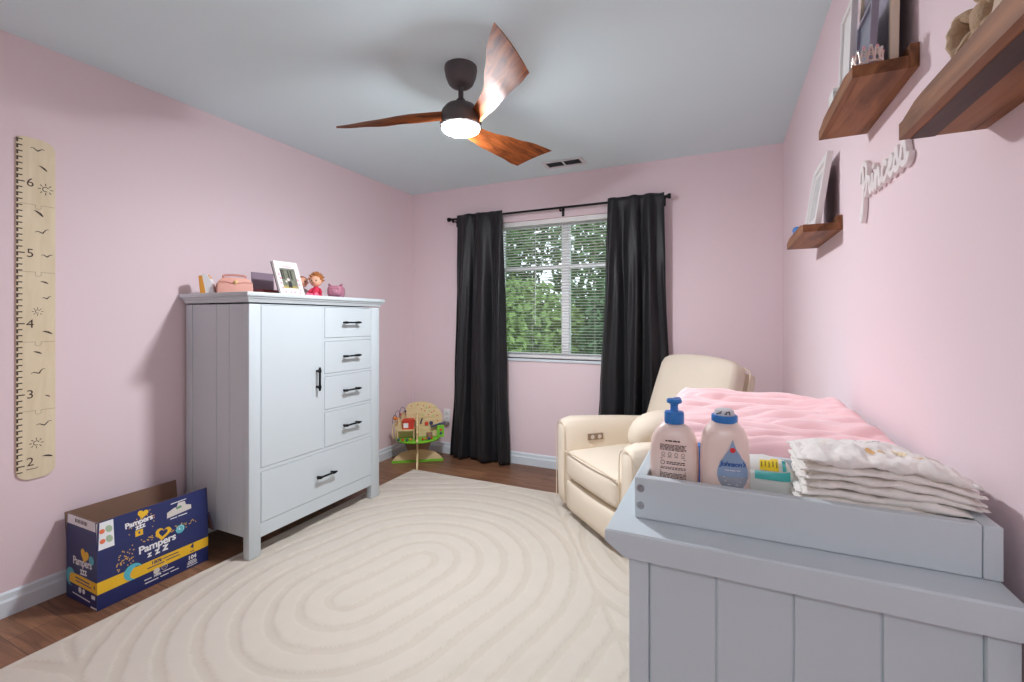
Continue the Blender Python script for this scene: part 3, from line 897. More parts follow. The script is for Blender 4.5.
# ================================================================== GROWTH CHART on the left wall
INK = mat('dark_brown_ink', (70, 54, 44), .7)
def growth_chart():
    y0, y1, z0, z1 = .867, .992, .548, 2.022
    xf = XL+.0075
    t = thing('growth_chart', 'tall wooden ruler growth chart with rounded ends hung on the pink wall', 'growth chart', (XL, (y0+y1)/2, z0))
    bm = new(); P = []
    r = .042
    for cy, cz, a0 in ((y1-r, z1-r, 0), (y0+r*.6, z1-r*.6, 90), (y0+r, z0+r, 180), (y1-r, z0+r, 270)):
        rr = r*.6 if a0 == 90 else r
        for k in range(9): P.append((cy+rr*math.cos(R(a0+90*k/8)), cz+rr*math.sin(R(a0+90*k/8))))
    prism(bm, P, (XL+.0006, 0, 0), (0, 1, 0), (0, 0, 1), xf-XL-.0006); obj('board', bm, CHART, t, smooth=30)
    f = on_plane((xf, 0, 0), (0, 1, 0), (0, 0, 1))
    bm = new(); k = 23
    while k <= 79:
        z = k*.0254
        if z0+.03 < z < z1-.012:
            big = k % 12 == 0
            put2d(bm, rect2d(.026 if big else .019, .0048), f, y0+(.013 if big else .0095), z)
            if z0+.03 < z-.012: put2d(bm, rect2d(.0062, .0135), f, y0+.0032, z-.0085)
        k += 1
    obj('tick_scale', bm, INK, t, smooth=0)
    for n in range(2, 7):
        bm = new(); put2d(bm, text2d(str(n), .052), f, y0+.043, n*.3048+(.012 if n == 2 else -.002)); obj('numeral', bm, INK, t, smooth=0)
    bm = new(); put2d(bm, stroke2d([(0, 0), (.03, -.001), (.038, .003)], .003), f, y0+.03, .592); obj('underline', bm, INK, t, smooth=0)
    def bird(y, z, s, rot):
        bm = new(); P = [(-.026, .006), (-.016, .009), (-.006, .002), (0, -.002), (.006, .003), (.016, .010), (.026, .009)]
        pts = [(p.x*s, p.y*s) for p in catmull([(a, b, 0) for a, b in P], 4)]
        put2d(bm, stroke2d(pts, [.0012+.0035*math.sin(PI*i/(len(pts)-1)) for i in range(len(pts))]), f, y, z, rot); obj('bird_print', bm, INK, t, smooth=0)
    def feather(y, z, s, rot):
        bm = new(); put2d(bm, poly2d([(-.022*s, .001), (-.010*s, .006*s), (.004*s, .006*s), (.016*s, .001), (.020*s, -.005*s), (.008*s, -.004*s), (-.006*s, -.001)]), f, y, z, rot); obj('feather_print', bm, INK, t, smooth=0)
    def sun(y, z, s):
        bm = new(); put2d(bm, ring2d(.009*s, .0028*s, 16, 20, 300), f, y, z)
        for k in range(8):
            a = PI*k/4; put2d(bm, rect2d(.009*s, .0028*s), f, y+.0185*s*math.cos(a), z+.0185*s*math.sin(a), a)
        obj('sun_print', bm, INK, t, smooth=0)
    yc = (y0+y1)/2
    bird(yc+.004, 1.973, .9, 0); feather(yc+.022, 1.90, .85, R(-28)); sun(yc+.030, 1.81, 1.1)
    feather(yc+.008, 1.70, 1.0, R(-32)); bird(yc+.020, 1.618, .95, R(18)); bird(yc+.035, 1.515, .75, R(4))
    feather(yc+.026, 1.40, .7, R(-10)); bird(yc+.034, 1.33, .6, R(12)); sun(yc+.004, 1.272, .8); feather(yc+.036, 1.18, .9, R(-14))
    feather(yc+.004, 1.093, .75, R(-14)); bird(yc+.008, 1.005, .95, R(20)); feather(yc+.036, .90, .5, R(-20))
    bird(yc+.026, .775, 1.0, R(10)); sun(yc+.0, .70, 1.0); feather(yc+.036, .635, .9, R(-6))
    seam = mat('seam_brown', (168, 148, 112), .7)
    for z in (1.735, 1.443, 1.140, .842):
        bm = new(); P = [(y0+.008, 0), (yc-.004, 0)]+[(yc+.006+.010*math.cos(a), -.008+.010*math.sin(a)) for a in [R(140+260*k/12) for k in range(13)]]+[(yc+.016, 0), (y1-.002, 0)]
        put2d(bm, stroke2d(P, .0016), f, 0, z); obj('puzzle_seam', bm, seam, t, smooth=0)
growth_chart()

# ================================================================== DIAPER BOX on the floor
NAVY = mat('navy_print', (34, 44, 98), .42)
def diaper_box():
    y0, y1, x0, x1, H, FH = 1.012, 1.470, -2.664, -2.402, .245, .127
    t = thing('diaper_box', 'open navy cardboard diaper box with yellow stripe and moon on the floor', 'cardboard box', ((x0+x1)/2, (y0+y1)/2, 0))
    th = .004
    bm = new(); 
    box(bm, x1-th, x1, y0, y1, .001, H); box(bm, x0, x0+th, y0, y1, .001, H); box(bm, x0+th, x1-th, y0, y0+th, .001, H); box(bm, x0+th, x1-th, y1-th, y1, .001, H); box(bm, x0+th, x1-th, y0+th, y1-th, .001, .006)
    o = obj('carton', bm, [NAVY, CARD], t, smooth=0)
    c = Vector(((x0+x1)/2, (y0+y1)/2, 0))
    def outward(o, cx, cy):
        for p in o.data.polygons:
            q = p.center+wloc(o); n = p.normal
            ins = (Vector((q.x-cx, q.y-cy, 0))).dot(n) < 0 or abs(n.z) > .8
            p.material_index = 1 if ins else 0
    outward(o, c.x, c.y)
    def flap(A, Bp, lean, h, name='flap'):
        """A->B hinge line on the rim; lean = outward lean vector at the top"""
        A, Bp = Vector(A), Vector(Bp); L = Vector(lean); up = Vector((0, 0, h))+L
        n = (Bp-A).cross(up).normalized()*th
        bm = new(); q = [A, Bp, Bp+up, A+up]
        a = [bm.verts.new(p) for p in q]; b = [bm.verts.new(p-n) for p in q]
        bm.faces.new(a); bm.faces.new(b[::-1])
        for k in range(4): bm.faces.new((a[k], b[k], b[(k+1) % 4], a[(k+1) % 4]))
        o = obj(name, bm, [NAVY, CARD], t, smooth=0); outward(o, c.x, c.y)
        for p in o.data.polygons:
            if abs(p.normal.z) > .8: p.material_index = 1
        return o, up
    ff, upf = flap((x1, y0, H), (x1, y1, H), (-.012, 0, 0), FH)
    lf, upl = flap((x0, y0, H), (x1, y0, H), (0, .004, 0), FH)
    bf, upb = flap((x0, y1, H), (x0, y0, H), (-.018, 0, 0), FH)
    rf, upr = flap((x1, y1+.001, H), (x0, y1+.001, H), (0, .028, 0), -FH*.8)
    YEL = mat('yellow_print', (238, 190, 40), .45); WHT = mat('white_print', (236, 238, 240), .5); TEAL = mat('teal_print', (86, 186, 200), .45)
    GOLD = mat('gold_print', (232, 186, 90), .5); PALE = mat('pale_print', (214, 208, 200), .5); ORG = mat('orange_print', (232, 120, 80), .5)
    # ---- front
    f = on_plane((x1, 0, 0), (0, 1, 0), (0, 0, 1), .0005); f2 = on_plane((x1, 0, 0), (0, 1, 0), (0, 0, 1), .0009); f3 = on_plane((x1, 0, 0), (0, 1, 0), (0, 0, 1), .0013)
    def dec(nm, m, items, g, par):
        bm = new()
        for s, x, y, r in items: put2d(bm, s, g, x, y, r)
        return obj(nm, bm, m, par, smooth=0)
    dec('yellow_stripe', YEL, [(poly2d([(y0, .068), (y1, .075), (y1, .122), (y0, .120)]), 0, 0, 0)], f, o)
    dec('moon', TEAL, [(crescent2d(.036), 1.142, .105, R(-30))], f2, o)
    dec('brand_lettering', WHT, [(text2d('Pampers', .047, bold=.0014, space=.95), 1.240, .188, R(2)), (text2d('z', .036, bold=.0016), 1.206, .153, 0), (text2d('z', .044, bold=.0016), 1.238, .155, R(6)), (text2d('z', .052, bold=.0018), 1.272, .159, R(-4))], f2, o)
    dec('heart_logo', YEL, [(heart2d(.034), 1.262, .227, R(-12))], f2, o); dec('heart_cutout', NAVY, [(heart2d(.019), 1.262, .230, R(-12))], f3, o)
    rnd = random.Random(3); it = []
    for k in range(260):
        y = rnd.uniform(1.08, 1.41); m_ = .165+.10*(y-1.08)/.33; z = m_+rnd.gauss(0, .022)
        if abs(y-1.24) < .095 and abs(z-.175) < .04: continue
        if .125 < z < .24: it.append((rect2d(.0045, .0045), y, z, rnd.uniform(0, 1.5)))
    dec('confetti_print', GOLD, it, f, o)
    dec('round_badge', TEAL, [(disc2d(.020, 24), 1.337, .216, 0)], f2, o); dec('badge_mark', WHT, [(text2d('4', .016, bold=.0006), 1.333, .217, 0), (ring2d(.015, .0014, 20, -40, 200), 1.337, .216, 0)], f3, o)
    dec('size_number', NAVY, [(text2d('4', .034, bold=.001), 1.392, .106, 0), (rect2d(.020, .004), 1.392, .083, 0)], f2, o)
    dec('count_number', WHT, [(text2d('104', .026, bold=.001), 1.392, .053, 0)]+[(rect2d(w, .0034), 1.392, z, 0) for w, z in ((.036, .037), (.044, .030), (.044, .023), (.05, .014))], f2, o)
    dec('stripe_small_print', NAVY, [(text2d('100%', .020, bold=.0008), 1.235, .106, 0)]+[(rect2d(w, .0045), x, z, 0) for x, w, z in ((1.295, .07, .107), (1.232, .07, .090), (1.305, .06, .092))], f2, o)
    dec('lower_small_print', WHT, [(text2d('100%', .015, bold=.0006), 1.238, .043, 0)]+[(rect2d(w, .0042), x, z, 0) for x, w, z in ((1.20, .03, .042), (1.285, .05, .045), (1.215, .055, .026), (1.268, .035, .027), (1.312, .036, .028))], f2, o)
    dec('round_seal', PALE, [(disc2d(.0135, 20), 1.235, .062, 0), (ring2d(.012, .002, 20), 1.268, .066, 0), (text2d('24', .010), 1.268, .066, 0)], f2, o)
    # ---- front flap
    N = Vector((0, 1, 0)).cross(upf.normalized())
    g = on_plane((x1, 0, H), (0, 1, 0), upf, .0006); g2 = on_plane((x1, 0, H), (0, 1, 0), upf, .001); g3 = on_plane((x1, 0, H), (0, 1, 0), upf, .0014)
    dec('brand_lettering', WHT, [(text2d('Pampers', .033, bold=.0011, space=.95), 1.168, .073, R(3)), (text2d('zzz', .030, bold=.0011), 1.172, .051, R(4))], g2, ff)
    dec('heart_logo', YEL, [(heart2d(.022), 1.184, .102, R(-12))], g, ff); dec('size_patch', YEL, [(rect2d(.030, .026), 1.166, .024, 0)], g, ff)
    dec('size_number', NAVY, [(text2d('4', .018, bold=.0007), 1.166, .024, 0)], g2, ff)
    it = [(rect2d(.004, .004), rnd.uniform(1.12, 1.235), .065+rnd.gauss(0, .017), rnd.random()) for k in range(26)]; dec('confetti_print', GOLD, it, g, ff)
    dec('diaper_picture', PALE, [(poly2d([(-.055, -.015), (.055, -.012), (.056, .008), (.03, .018), (-.02, .022), (-.052, .010)]), 1.335, .060, R(3)), (poly2d([(-.02, -.006), (.022, -.006), (.018, .012), (-.012, .014)]), 1.345, .085, 0)], g, ff)
    dec('diaper_tab_picture', mat('green_print', (92, 150, 110), .5), [(rect2d(.024, .010), 1.335, .076, R(8))], g2, ff)
    dec('flap_small_print', WHT, [(rect2d(.070, .004), 1.335, .104, R(2)), (rect2d(.03, .004), 1.31, .034, 0), (rect2d(.04, .004), 1.35, .035, 0)], g2, ff)
    dec('label_sticker', WHT, [(rect2d(.060, .113), 1.012+.031, .066, 0)], g, ff)
    dec('label_picture', ORG, [(disc2d(.010, 14), 1.032, .085, 0), (disc2d(.010, 14), 1.032, .043, 0)], g2, ff)
    dec('label_picture_green', mat('sage_print', (170, 190, 160), .5), [(disc2d(.012, 12, .016), 1.056, .088, .4), (disc2d(.012, 12, .016), 1.056, .046, .4)], g2, ff)
    # ---- end face and end flap
    e = on_plane((0, y0, 0), (1, 0, 0), (0, 0, 1), .0005); e2 = on_plane((0, y0, 0), (1, 0, 0), (0, 0, 1), .0009); xm = (x0+x1)/2
    dec('yellow_stripe', YEL, [(poly2d([(x0+.03, .075), (x1, .070), (x1, .118), (x0+.03, .122)]), 0, 0, 0)], e, o)
    dec('moon', TEAL, [(crescent2d(.040), x0+.042, .10, R(-30))], e2, o)
    dec('brand_lettering', WHT, [(text2d('Pampers', .048, bold=.0014, space=.95), xm+.01, .180, R(2)), (text2d('zzz', .044, bold=.0016), xm+.02, .143, R(4))], e2, o)
    dec('heart_logo', YEL, [(heart2d(.034), xm+.03, .215, R(-12))], e2, o)
    dec('round_badge', TEAL, [(disc2d(.020, 20), x1-.045, .205, 0)], e2, o)
    dec('end_small_print', NAVY, [(rect2d(.12, .006), xm+.01, .104, R(-2)), (rect2d(.13, .005), xm+.02, .090, R(-2)), (text2d('4', .024, bold=.0008), x1-.022, .095, 0)], e2, o)
    dec('lower_small_print', WHT, [(disc2d(.013, 16), xm-.01, .058, 0), (disc2d(.011, 16), xm+.022, .058, 0), (rect2d(.15, .005), xm, .030, R(-3)), (rect2d(.03, .016), x1-.03, .052, 0), (rect2d(.05, .007), x1-.026, .008, 0)], e2, o)
    h = on_plane((0, y0, H), (1, 0, 0), upl, .0006); h2 = on_plane((0, y0, H), (1, 0, 0), upl, .001)
    dec('label_sticker', WHT, [(rect2d(.252, .040), xm, FH-.0215, 0)], h, lf)
    dec('barcode_print', INK, [(rect2d(.004 if k % 3 else .007, .016), xm-.055+.0095*k, FH-.020, 0) for k in range(11)], h2, lf)
diaper_box()

# ================================================================== WALL OUTLET
def outlet():
    x, z = -2.318, .352
    t = thing('wall_outlet', 'white wall outlet with a grey plug low on the wall by the curtain', 'outlet', (x, YB, z))
    obj('cover_plate', B(x-.036, x+.036, YB-.006, YB-.0005, z-.058, z+.058, .003), VINYL, t)
    for dz in (.021, -.021):
        bm = B(x-.017, x+.017, YB-.0085, YB-.0055, z+dz-.014, z+dz+.014, .003); s = obj('socket', bm, VINYL, t)
        bm = new()
        for dx in (-.006, .006): box(bm, x+dx-.0012, x+dx+.0012, YB-.0092, YB-.008, z+dz-.003, z+dz+.006)
        cyl(bm, (x, YB-.0085, z+dz-.008), .002, .0012, 10, M=Matrix.Rotation(R(90), 4, 'X')); obj('slots', bm, DARK, s, smooth=0)
    obj('plug', B(x-.03, x+.03, YB-.034, YB-.009, z-.085, z-.056, .005), mat('plug_grey', (150, 140, 138), .5), t)
outlet()

# ================================================================== WOODEN ACTIVITY TOY in the corner
def activity_toy():
    c = Vector((-2.405, 3.25, 0)); rz = R(35)
    t = thing('activity_toy', 'wooden tree-shaped activity toy with green tray and bead wires in the corner', 'toy', c, rz)
    LIME = mat('lime_paint', (120, 196, 50), .45); RED = mat('red_paint', (206, 62, 44), .45); NB = mat('navy_paint', (58, 66, 104), .45)
    ORG = mat('orange_paint', (226, 130, 50), .45); BRN = mat('brown_shade_wood', (150, 116, 92), .6, var=.06)
    def plate(poly, th, axis):
        bm = new(); U = Vector((1, 0, 0)) if axis == 'x' else Vector((0, 1, 0)); N = U.cross(Vector((0, 0, 1)))
        prism(bm, poly, -N*th/2, U, (0, 0, 1), th); return bm
    W, D = .218, .232
    base = [(-W, 0), (W, 0), (W*.98, .022), (W*.86, .055), (W*.62, .088), (W*.3, .108), (0, .112), (-W*.3, .108), (-W*.62, .088), (-W*.86, .055), (-W*.98, .022)]
    b = obj('base_panel', plate(base, .014, 'x'), PINE, t, world=False, smooth=0)
    bm = new(); box(bm, -W-.001, W+.001, -.0078, .0078, .001, .022); obj('green_edge', bm, LIME, b, world=False, smooth=0)
    b = obj('base_panel', plate([(x*D/W, z) for x, z in base], .0141, 'y'), PINE, t, world=False, smooth=0)
    tr = [(-.085, .10), (.085, .10), (.09, .13), (.105, .165), (.13, .205), (-.13, .205), (-.105, .165), (-.09, .13)]
    tx = obj('trunk_panel', plate(tr, .013, 'x'), BRN, t, world=False, smooth=0); ty = obj('trunk_panel', plate([(x*1.3, z) for x, z in tr], .0131, 'y'), PINE, t, world=False, smooth=0)
    bm = new(); lathe(bm, [(.15, .2045), (.185, .206), (.19, .212), (.19, .216), (.184, .219), (.06, .219)], n=44, sy=1.0); obj('tray_disc', bm, LIME, t, world=False)
    # crown panels
    cr = [(-.205, .222), (.20, .222)]
    top = []
    for k in range(33):
        a = PI*k/32; r = .205+.010*math.sin(9*a)
        top.append((r*math.cos(a), .322+(.205+.006*math.sin(7*a))*math.sin(a)))
    cr = [(-.20, .222), (.20, .222)]+top
    # face panel: the crown to the right, stepped lower to the left like the toy in the photo
    face = [(-.19, .222), (.205, .222), (.205, .35), (.212, .39), (.19, .44), (.15, .485), (.10, .513), (.04, .527), (-.02, .522), (-.08, .505), (-.10, .47), (-.115, .42), (-.16, .395), (-.195, .36)]
    fx = obj('crown_panel', plate(face, .013, 'x'), PINE, t, world=False, smooth=0)
    fy = obj('crown_panel', plate([(x*1.0, min(z, .43)) for x, z in face], .0131, 'y'), PINE, t, world=False, smooth=0)
    F = on_plane((0, -.0066, 0), (1, 0, 0), (0, 0, 1), .0006)
    rnd = random.Random(5)
    bm = new()
    for x, z in ((-.055, .49), (.0, .50), (.05, .49), (.10, .475), (.14, .44), (.165, .40), (.06, .445), (.09, .41), (.12, .43), (.17, .355), (.03, .46)):
        put2d(bm, disc2d(.0055, 10), F, x, z)
    obj('dot_print', bm, RED, fx, world=False, smooth=0)
    bm = new()
    for x, z, a in ((.075, .47, .4), (.13, .40, -.5), (.045, .405, .8), (.15, .47, -.8), (.10, .44, .1)): put2d(bm, disc2d(.003, 8, .010), F, x, z, a)
    obj('leaf_print', bm, LIME, fx, world=False, smooth=0)
    # red house with a white window, on the left
    bm = new(); box(bm, -.125, -.03, -.05, -.008, .300, .365, .003)
    prism(bm, [(-.135, .365), (-.02, .365), (-.035, .385), (-.12, .385)], (0, -.008, 0), (1, 0, 0), (0, 0, 1), .045); ho = obj('house_block', bm, RED, t, world=False, smooth=0)
    obj('house_window', B(-.118, -.078, -.0525, -.0495, .312, .352), VINYL, ho, world=False, smooth=0)
    obj('house_panel', B(-.128, -.122+.09, -.0535, -.0505, .296, .302), ORG, ho, world=False, smooth=0)
    # open shelf frame below the house, with blocks
    bm = new()
    for x in (-.165, -.03): box(bm, x-.005, x+.005, -.09, -.02, .219, .30, .001)
    box(bm, -.17, -.025, -.09, -.02, .292, .299, .001); obj('frame_stand', bm, PINE, t, world=False, smooth=0)
    for x, y, m_, r in ((-.155, -.115, NB, .011), (-.12, -.128, RED, .012), (-.085, -.14, NB, .012), (-.055, -.12, ORG, .011), (.045, -.13, RED, .011), (.07, -.115, ORG, .010), (.095, -.125, NB, .012), (.12, -.10, RED, .010)):
        bm = new(); superell(bm, (x, y, .219+r), r, r, r, 1, 1, 16, 10); obj('bead', bm, m_, t, world=False)
    # spinning faces, clock arms and slider on the right
    for x, z, m_ in ((.075, .335, RED), (.115, .338, NB)):
        bm = new(); cyl(bm, (x, -.009, z), .016, .009, 20, M=Matrix.Rotation(R(90), 4, 'X')); obj('spinner', bm, m_, t, world=False)
    bm = new(); M = Matrix.Translation((.145, -.03, .318)) @ Matrix.Rotation(R(-18), 4, 'Y'); box(bm, -.035, .035, -.02, .02, -.004, .004, .001, M=M); M = Matrix.Translation((.205, -.03, .335)) @ Matrix.Rotation(R(-8), 4, 'Y'); box(bm, -.03, .03, -.02, .02, -.004, .004, .001, M=M)
    obj('ramp', bm, NB, t, world=False, smooth=0)
    bm = new(); box(bm, .165, .225, -.055, -.045, .222, .325, .002); gp = obj('number_panel', bm, LIME, t, world=False, smooth=0)
    for z in (.255, .285):
        bm = new(); cyl(bm, (.197, -.055, z), .011, .004, 18, M=Matrix.Rotation(R(90), 4, 'X')); obj('dial', bm, RED if z > .27 else NB, gp, world=False)
    bm = new(); tube(bm, [(.026, -.02, .335), (.03, -.022, .36), (.04, -.024, .385)], .006, 8); obj('lever', bm, NB, t, world=False)
    bm = new(); cyl(bm, (.10, -.075, .2185), .026, .05, 20); obj('drum', bm, BRN, t, world=False)
    # bead wires curling out over the left edge
    wire = mat('purple_wire', (96, 84, 120), .4)
    for k, (x, z, h, r) in enumerate(((-.115, .405, .065, .028), (-.155, .385, .06, .026), (-.18, .35, .06, .022))):
        P = [(x-r*1.4+r*(1-math.cos(a)), -.03-.008*k, z+h*math.sin(a)*1.25) for a in [PI*q/16 for q in range(17)]]
        bm = new(); tube(bm, P, .0022, 6); w_ = obj('bead_wire', bm, wire, t, world=False)
        p = P[13]; bm = new(); superell(bm, p, .009, .009, .009, 1, 1, 14, 8); obj('wire_bead', bm, (NB, RED, ORG)[k], w_, world=False)
    bm = new(); superell(bm, (-.19, -.035, .395), .02, .012, .016, 1, 1, 16, 10); obj('orange_bead', bm, ORG, t, world=False)
    # arch outline at the far left, and the front edge posts
    bm = new(); P = [(-.205, -.03, .222), (-.212, -.03, .30), (-.195, -.03, .345), (-.165, -.03, .36)]; tube(bm, catmull(P, 6), .005, 8); obj('side_arch', bm, PINE, t, world=False)
    bm = new()
    for z in (.26, .29): 
        cyl(bm, (0, -.19, z), .008, .010, 12)
    box(bm, -.009, .009, -.212, -.196, .222, .245, .002); obj('edge_pegs', bm, PINE, t, world=False)
activity_toy()

# ================================================================== THINGS ON THE WARDROBE
WT_ = WZ+.0004
def wardrobe_things():
    WHT = mat('white_plastic', (238, 240, 242), .35); ORG = mat('amber_plastic', (226, 160, 62), .45)
    # wedge monitor
    t = thing('night_light', 'small white wedge-shaped night light with amber side on the wardrobe', 'night light', (-2.575, 1.572, WT_), R(40))
    bm = new(); prism(bm, [(-.024, 0), (.040, 0), (.036, .03), (.025, .068), (.010, .098), (-.004, .107), (-.022, .106), (-.033, .098), (-.031, .06)], (0, .022, 0), (1, 0, 0), (0, 0, 1), .044); obj('body', bm, WHT, t, world=False, smooth=50)
    bm = new(); prism(bm, [(-.027, 0.0), (-.022, 0), (-.031, .097), (-.0355, .099)], (0, .0225, 0), (1, 0, 0), (0, 0, 1), .045)
    prism(bm, [(-.024, 0), (.000, 0), (-.018, .10), (-.032, .098)], (0, -.0218, 0), (1, 0, 0), (0, 0, 1), .0016)
    obj('side_panel', bm, ORG, t, world=False, smooth=30)
    bm = new(); M = Matrix.Translation((.0115, 0, .094)) @ Matrix.Rotation(R(60), 4, 'Y'); q = new(); tube(q, [(.010*math.cos(2*PI*k/20), .013*math.sin(2*PI*k/20), 0) for k in range(20)], .003, 8, closed=True); join(bm, q, M); obj('handle_ring', bm, ORG, t, world=False)

    # pink vanity case
    PK = mat('blush_leather', (226, 168, 152), .5, bump=.1, bscale=600); PKD = mat('blush_leather_edge', (198, 138, 124), .55)
    t = thing('vanity_case', 'blush pink vanity case with curved handle and gold clasp on the wardrobe', 'case', (-2.495, 1.672, WT_), R(62))
    # local: x to the viewer's right, -y to the viewer
    bm = new()
    prof = [(-.085, 0), (.085, 0), (.087, .03), (.084, .062), (.068, .083), (.045, .092), (-.045, .092), (-.068, .083), (-.084, .062), (-.087, .03)]
    prism(bm, prof, (0, .05, 0), (1, 0, 0), (0, 0, 1), .10); bmesh.ops.bevel(bm, geom=[e for e in bm.edges if len(e.link_faces) == 2 and e.calc_face_angle(0) > 1.2], offset=.008, segments=3, affect='EDGES', profile=.5)
    b = obj('body', bm, PK, t, world=False, smooth=50)
    bm = new(); P = catmull([(-.084, -.0515, .064), (-.04, -.0525, .066), (0, -.053, .058), (.04, -.0525, .066), (.084, -.0515, .064)], 6); tube(bm, P, .0022, 8); obj('lid_seam', bm, PKD, b, world=False)
    bm = new(); P = catmull([(-.05, 0, .088), (-.054, 0, .099), (-.047, 0, .106), (0, 0, .109), (.047, 0, .106), (.054, 0, .099), (.05, 0, .088)], 6); tube(bm, P, .0055, 10, flat=.7); obj('handle', bm, PKD, t, world=False)
    bm = new(); cyl(bm, (0, -.0485, .066), .011, .009, 20, M=Matrix.Rotation(R(90), 4, 'X'), bev=.002); superell(bm, (-.002, -.059, .066), .006, .005, .006, 1, 1, 14, 8); obj('clasp', bm, mat('gold_metal', (232, 200, 140), .3, metal=.8), t, world=False)

    # jewellery box with its lid up, behind the frame
    t = thing('jewellery_box', 'open jewellery box with dark red base and mauve lid behind the photo frame', 'jewellery box', (-2.53, 1.915, WT_), R(2))
    obj('base', B(-.05, .045, -.073, .073, 0, .040, .003), mat('dark_red_card', (140, 62, 56), .5), t, world=False, smooth=0)
    bm = new(); M = Matrix.Translation((-.05, 0, .0405)) @ Matrix.Rotation(R(-4), 4, 'Y'); box(bm, -.008, .004, -.0745, .0745, 0, .108, .002, M=M); obj('lid', bm, mat('mauve_board', (150, 132, 148), .55), t, world=False, smooth=0)

    # photo frame
    ang = R(88)
    t = thing('photo_frame', 'white photo frame with pink floral border leaning back on the wardrobe', 'photo frame', (-2.292, 1.888, WT_), ang)
    M = Matrix.Translation((0, -.004, 0)) @ Matrix.Rotation(R(-21), 4, 'X')   # local -y faces the viewer
    W, H = .158, .216
    def fr(bm): bmesh.ops.transform(bm, matrix=M, verts=bm.verts); return bm
    bm = new()
    ox, oz0, oz1 = .050, .044, .172
    for a in ((-W/2, -ox, 0, H), (ox, W/2, 0, H), (-ox, ox, 0, oz0), (-ox, ox, oz1, H)): box(bm, a[0], a[1], -.004, .012, a[2], a[3])
    bmesh.ops.remove_doubles(bm, verts=bm.verts, dist=1e-5)
    fo = obj('border', fr(bm), mat('frame_cream_white', (242, 238, 234), .45), t, world=False, smooth=0)
    bm = new(); box(bm, -W/2-.0005, W/2+.0005, .012, .018, -.0005+.001, H+.0005, 0); obj('frame_back', fr(bm), mat('frame_black', (36, 34, 36), .5), t, world=False, smooth=0)
    bm = new(); box(bm, -.012, .012, .018, .022, .004, .15); obj('easel', fr(bm), DARK, t, world=False, smooth=0)
    Fm = lambda lift: (lambda x, y: M @ Vector((x, -.004-lift, y)))
    Pm = lambda lift: (lambda x, y: M @ Vector((x, .0105-lift, y)))
    cx, cz = 0, (oz0+oz1)/2; pw, ph = 2*ox, oz1-oz0
    bm = new(); put2d(bm, rect2d(pw, ph), Pm(.0), cx, cz); ph_ = obj('photo', bm, mat('photo_grey_green', (122, 126, 108), .3, var=.5, vscale=60), t, world=False, smooth=0)
    bm = new(); put2d(bm, rect2d(pw, .022), Pm(.0004), cx, oz0+.012); obj('photo_lawn', bm, mat('photo_yellow', (176, 160, 92), .3, var=.2, vscale=60), ph_, world=False, smooth=0)
    bm = new()
    for x, w_ in ((-.032, .010), (-.02, .006), (.012, .008), (.03, .009)): put2d(bm, rect2d(w_, .06), Pm(.0006), x, oz1-.034)
    put2d(bm, poly2d([(-.014, 0), (.012, 0), (.014, .03), (.004, .045), (-.008, .040)]), Pm(.0008), .008, oz0+.012); obj('photo_dark_shapes', bm, mat('photo_dark', (58, 56, 54), .3), ph_, world=False, smooth=0)
    bm = new(); put2d(bm, disc2d(.010, 14), Pm(.001), .004, oz0+.062); put2d(bm, disc2d(.007, 12), Pm(.001), -.012, oz0+.05); obj('photo_light_shapes', bm, mat('photo_light', (222, 214, 206), .3), ph_, world=False, smooth=0)
    bm = new()
    for x, z in ((-.058, .045), (-.06, .075), (-.057, .105), (-.062, .13), (.058, .035), (.06, .07), (.057, .10), (-.045, .02), (.05, .016), (-.01, .018), (.015, .020)):
        for k in range(5): put2d(bm, disc2d(.0032, 8), Fm(.0004), x+.0045*math.cos(k*2*PI/5), z+.0045*math.sin(k*2*PI/5))
    obj('flower_pattern', bm, mat('rose_print', (236, 150, 158), .5), fo, world=False, smooth=0)
    bm = new(); P = []
    for k in range(33): P.append((-.032+.064*k/32, .005*math.sin(k*1.7)+.001*math.sin(k*.9)))
    put2d(bm, stroke2d(P, .0018), Fm(.0005), 0, .182); obj('script_print', bm, mat('pink_print', (226, 150, 156), .5), fo, world=False, smooth=0)

    # dolls
    def doll(name, label, loc, rz, s, hair, skin, dress, leg, spiky):
        t = thing(name, label, 'doll', loc, rz, None)
        bm = new(); superell(bm, (0, -.004*s, .098*s), .035*s, .034*s, .034*s, 1, 1, 28, 18); superell(bm, (0, -.038*s, .092*s), .006*s, .006*s, .005*s, 1, 1, 10, 8)
        for q in (-1, 1): superell(bm, (q*.036*s, 0, .096*s), .006*s, .005*s, .008*s, 1, 1, 10, 8)
        h = obj('head', bm, skin, t, world=False)
        bm = new()
        for q in (-1, 1): superell(bm, (q*.013*s, -.0355*s, .101*s), .0042*s, .003*s, .0052*s, 1, 1, 10, 8)
        obj('eyes', bm, mat('doll_eye', (50, 34, 30), .3), h, world=False)
        bm = new(); tube(bm, [(-.008*s, -.0365*s, .082*s), (0, -.0375*s, .080*s), (.008*s, -.0365*s, .082*s)], .0012*s, 6); obj('mouth', bm, mat('doll_mouth', (176, 70, 66), .4), h, world=False)
        bm = new(); superell(bm, (0, .006*s, .108*s), .037*s, .034*s, .031*s, 1, 1, 26, 16)
        rnd = random.Random(11)
        if spiky:
            for k in range(64):
                a = rnd.uniform(0, 2*PI); e = rnd.uniform(-.15, PI/2); d = Vector((math.cos(a)*math.cos(e), math.sin(a)*math.cos(e), math.sin(e)))
                if d.y < -.55 and d.z < .55: continue
                p = Vector((0, .004*s, .104*s))+d*.031*s
                tube(bm, [p, p+d*.012*s, p+d*.020*s+Vector((.004*s*rnd.uniform(-1, 1), 0, .003*s))], [.0065*s, .005*s, .001*s], 6)
        obj('hair', bm, hair, t, world=False)
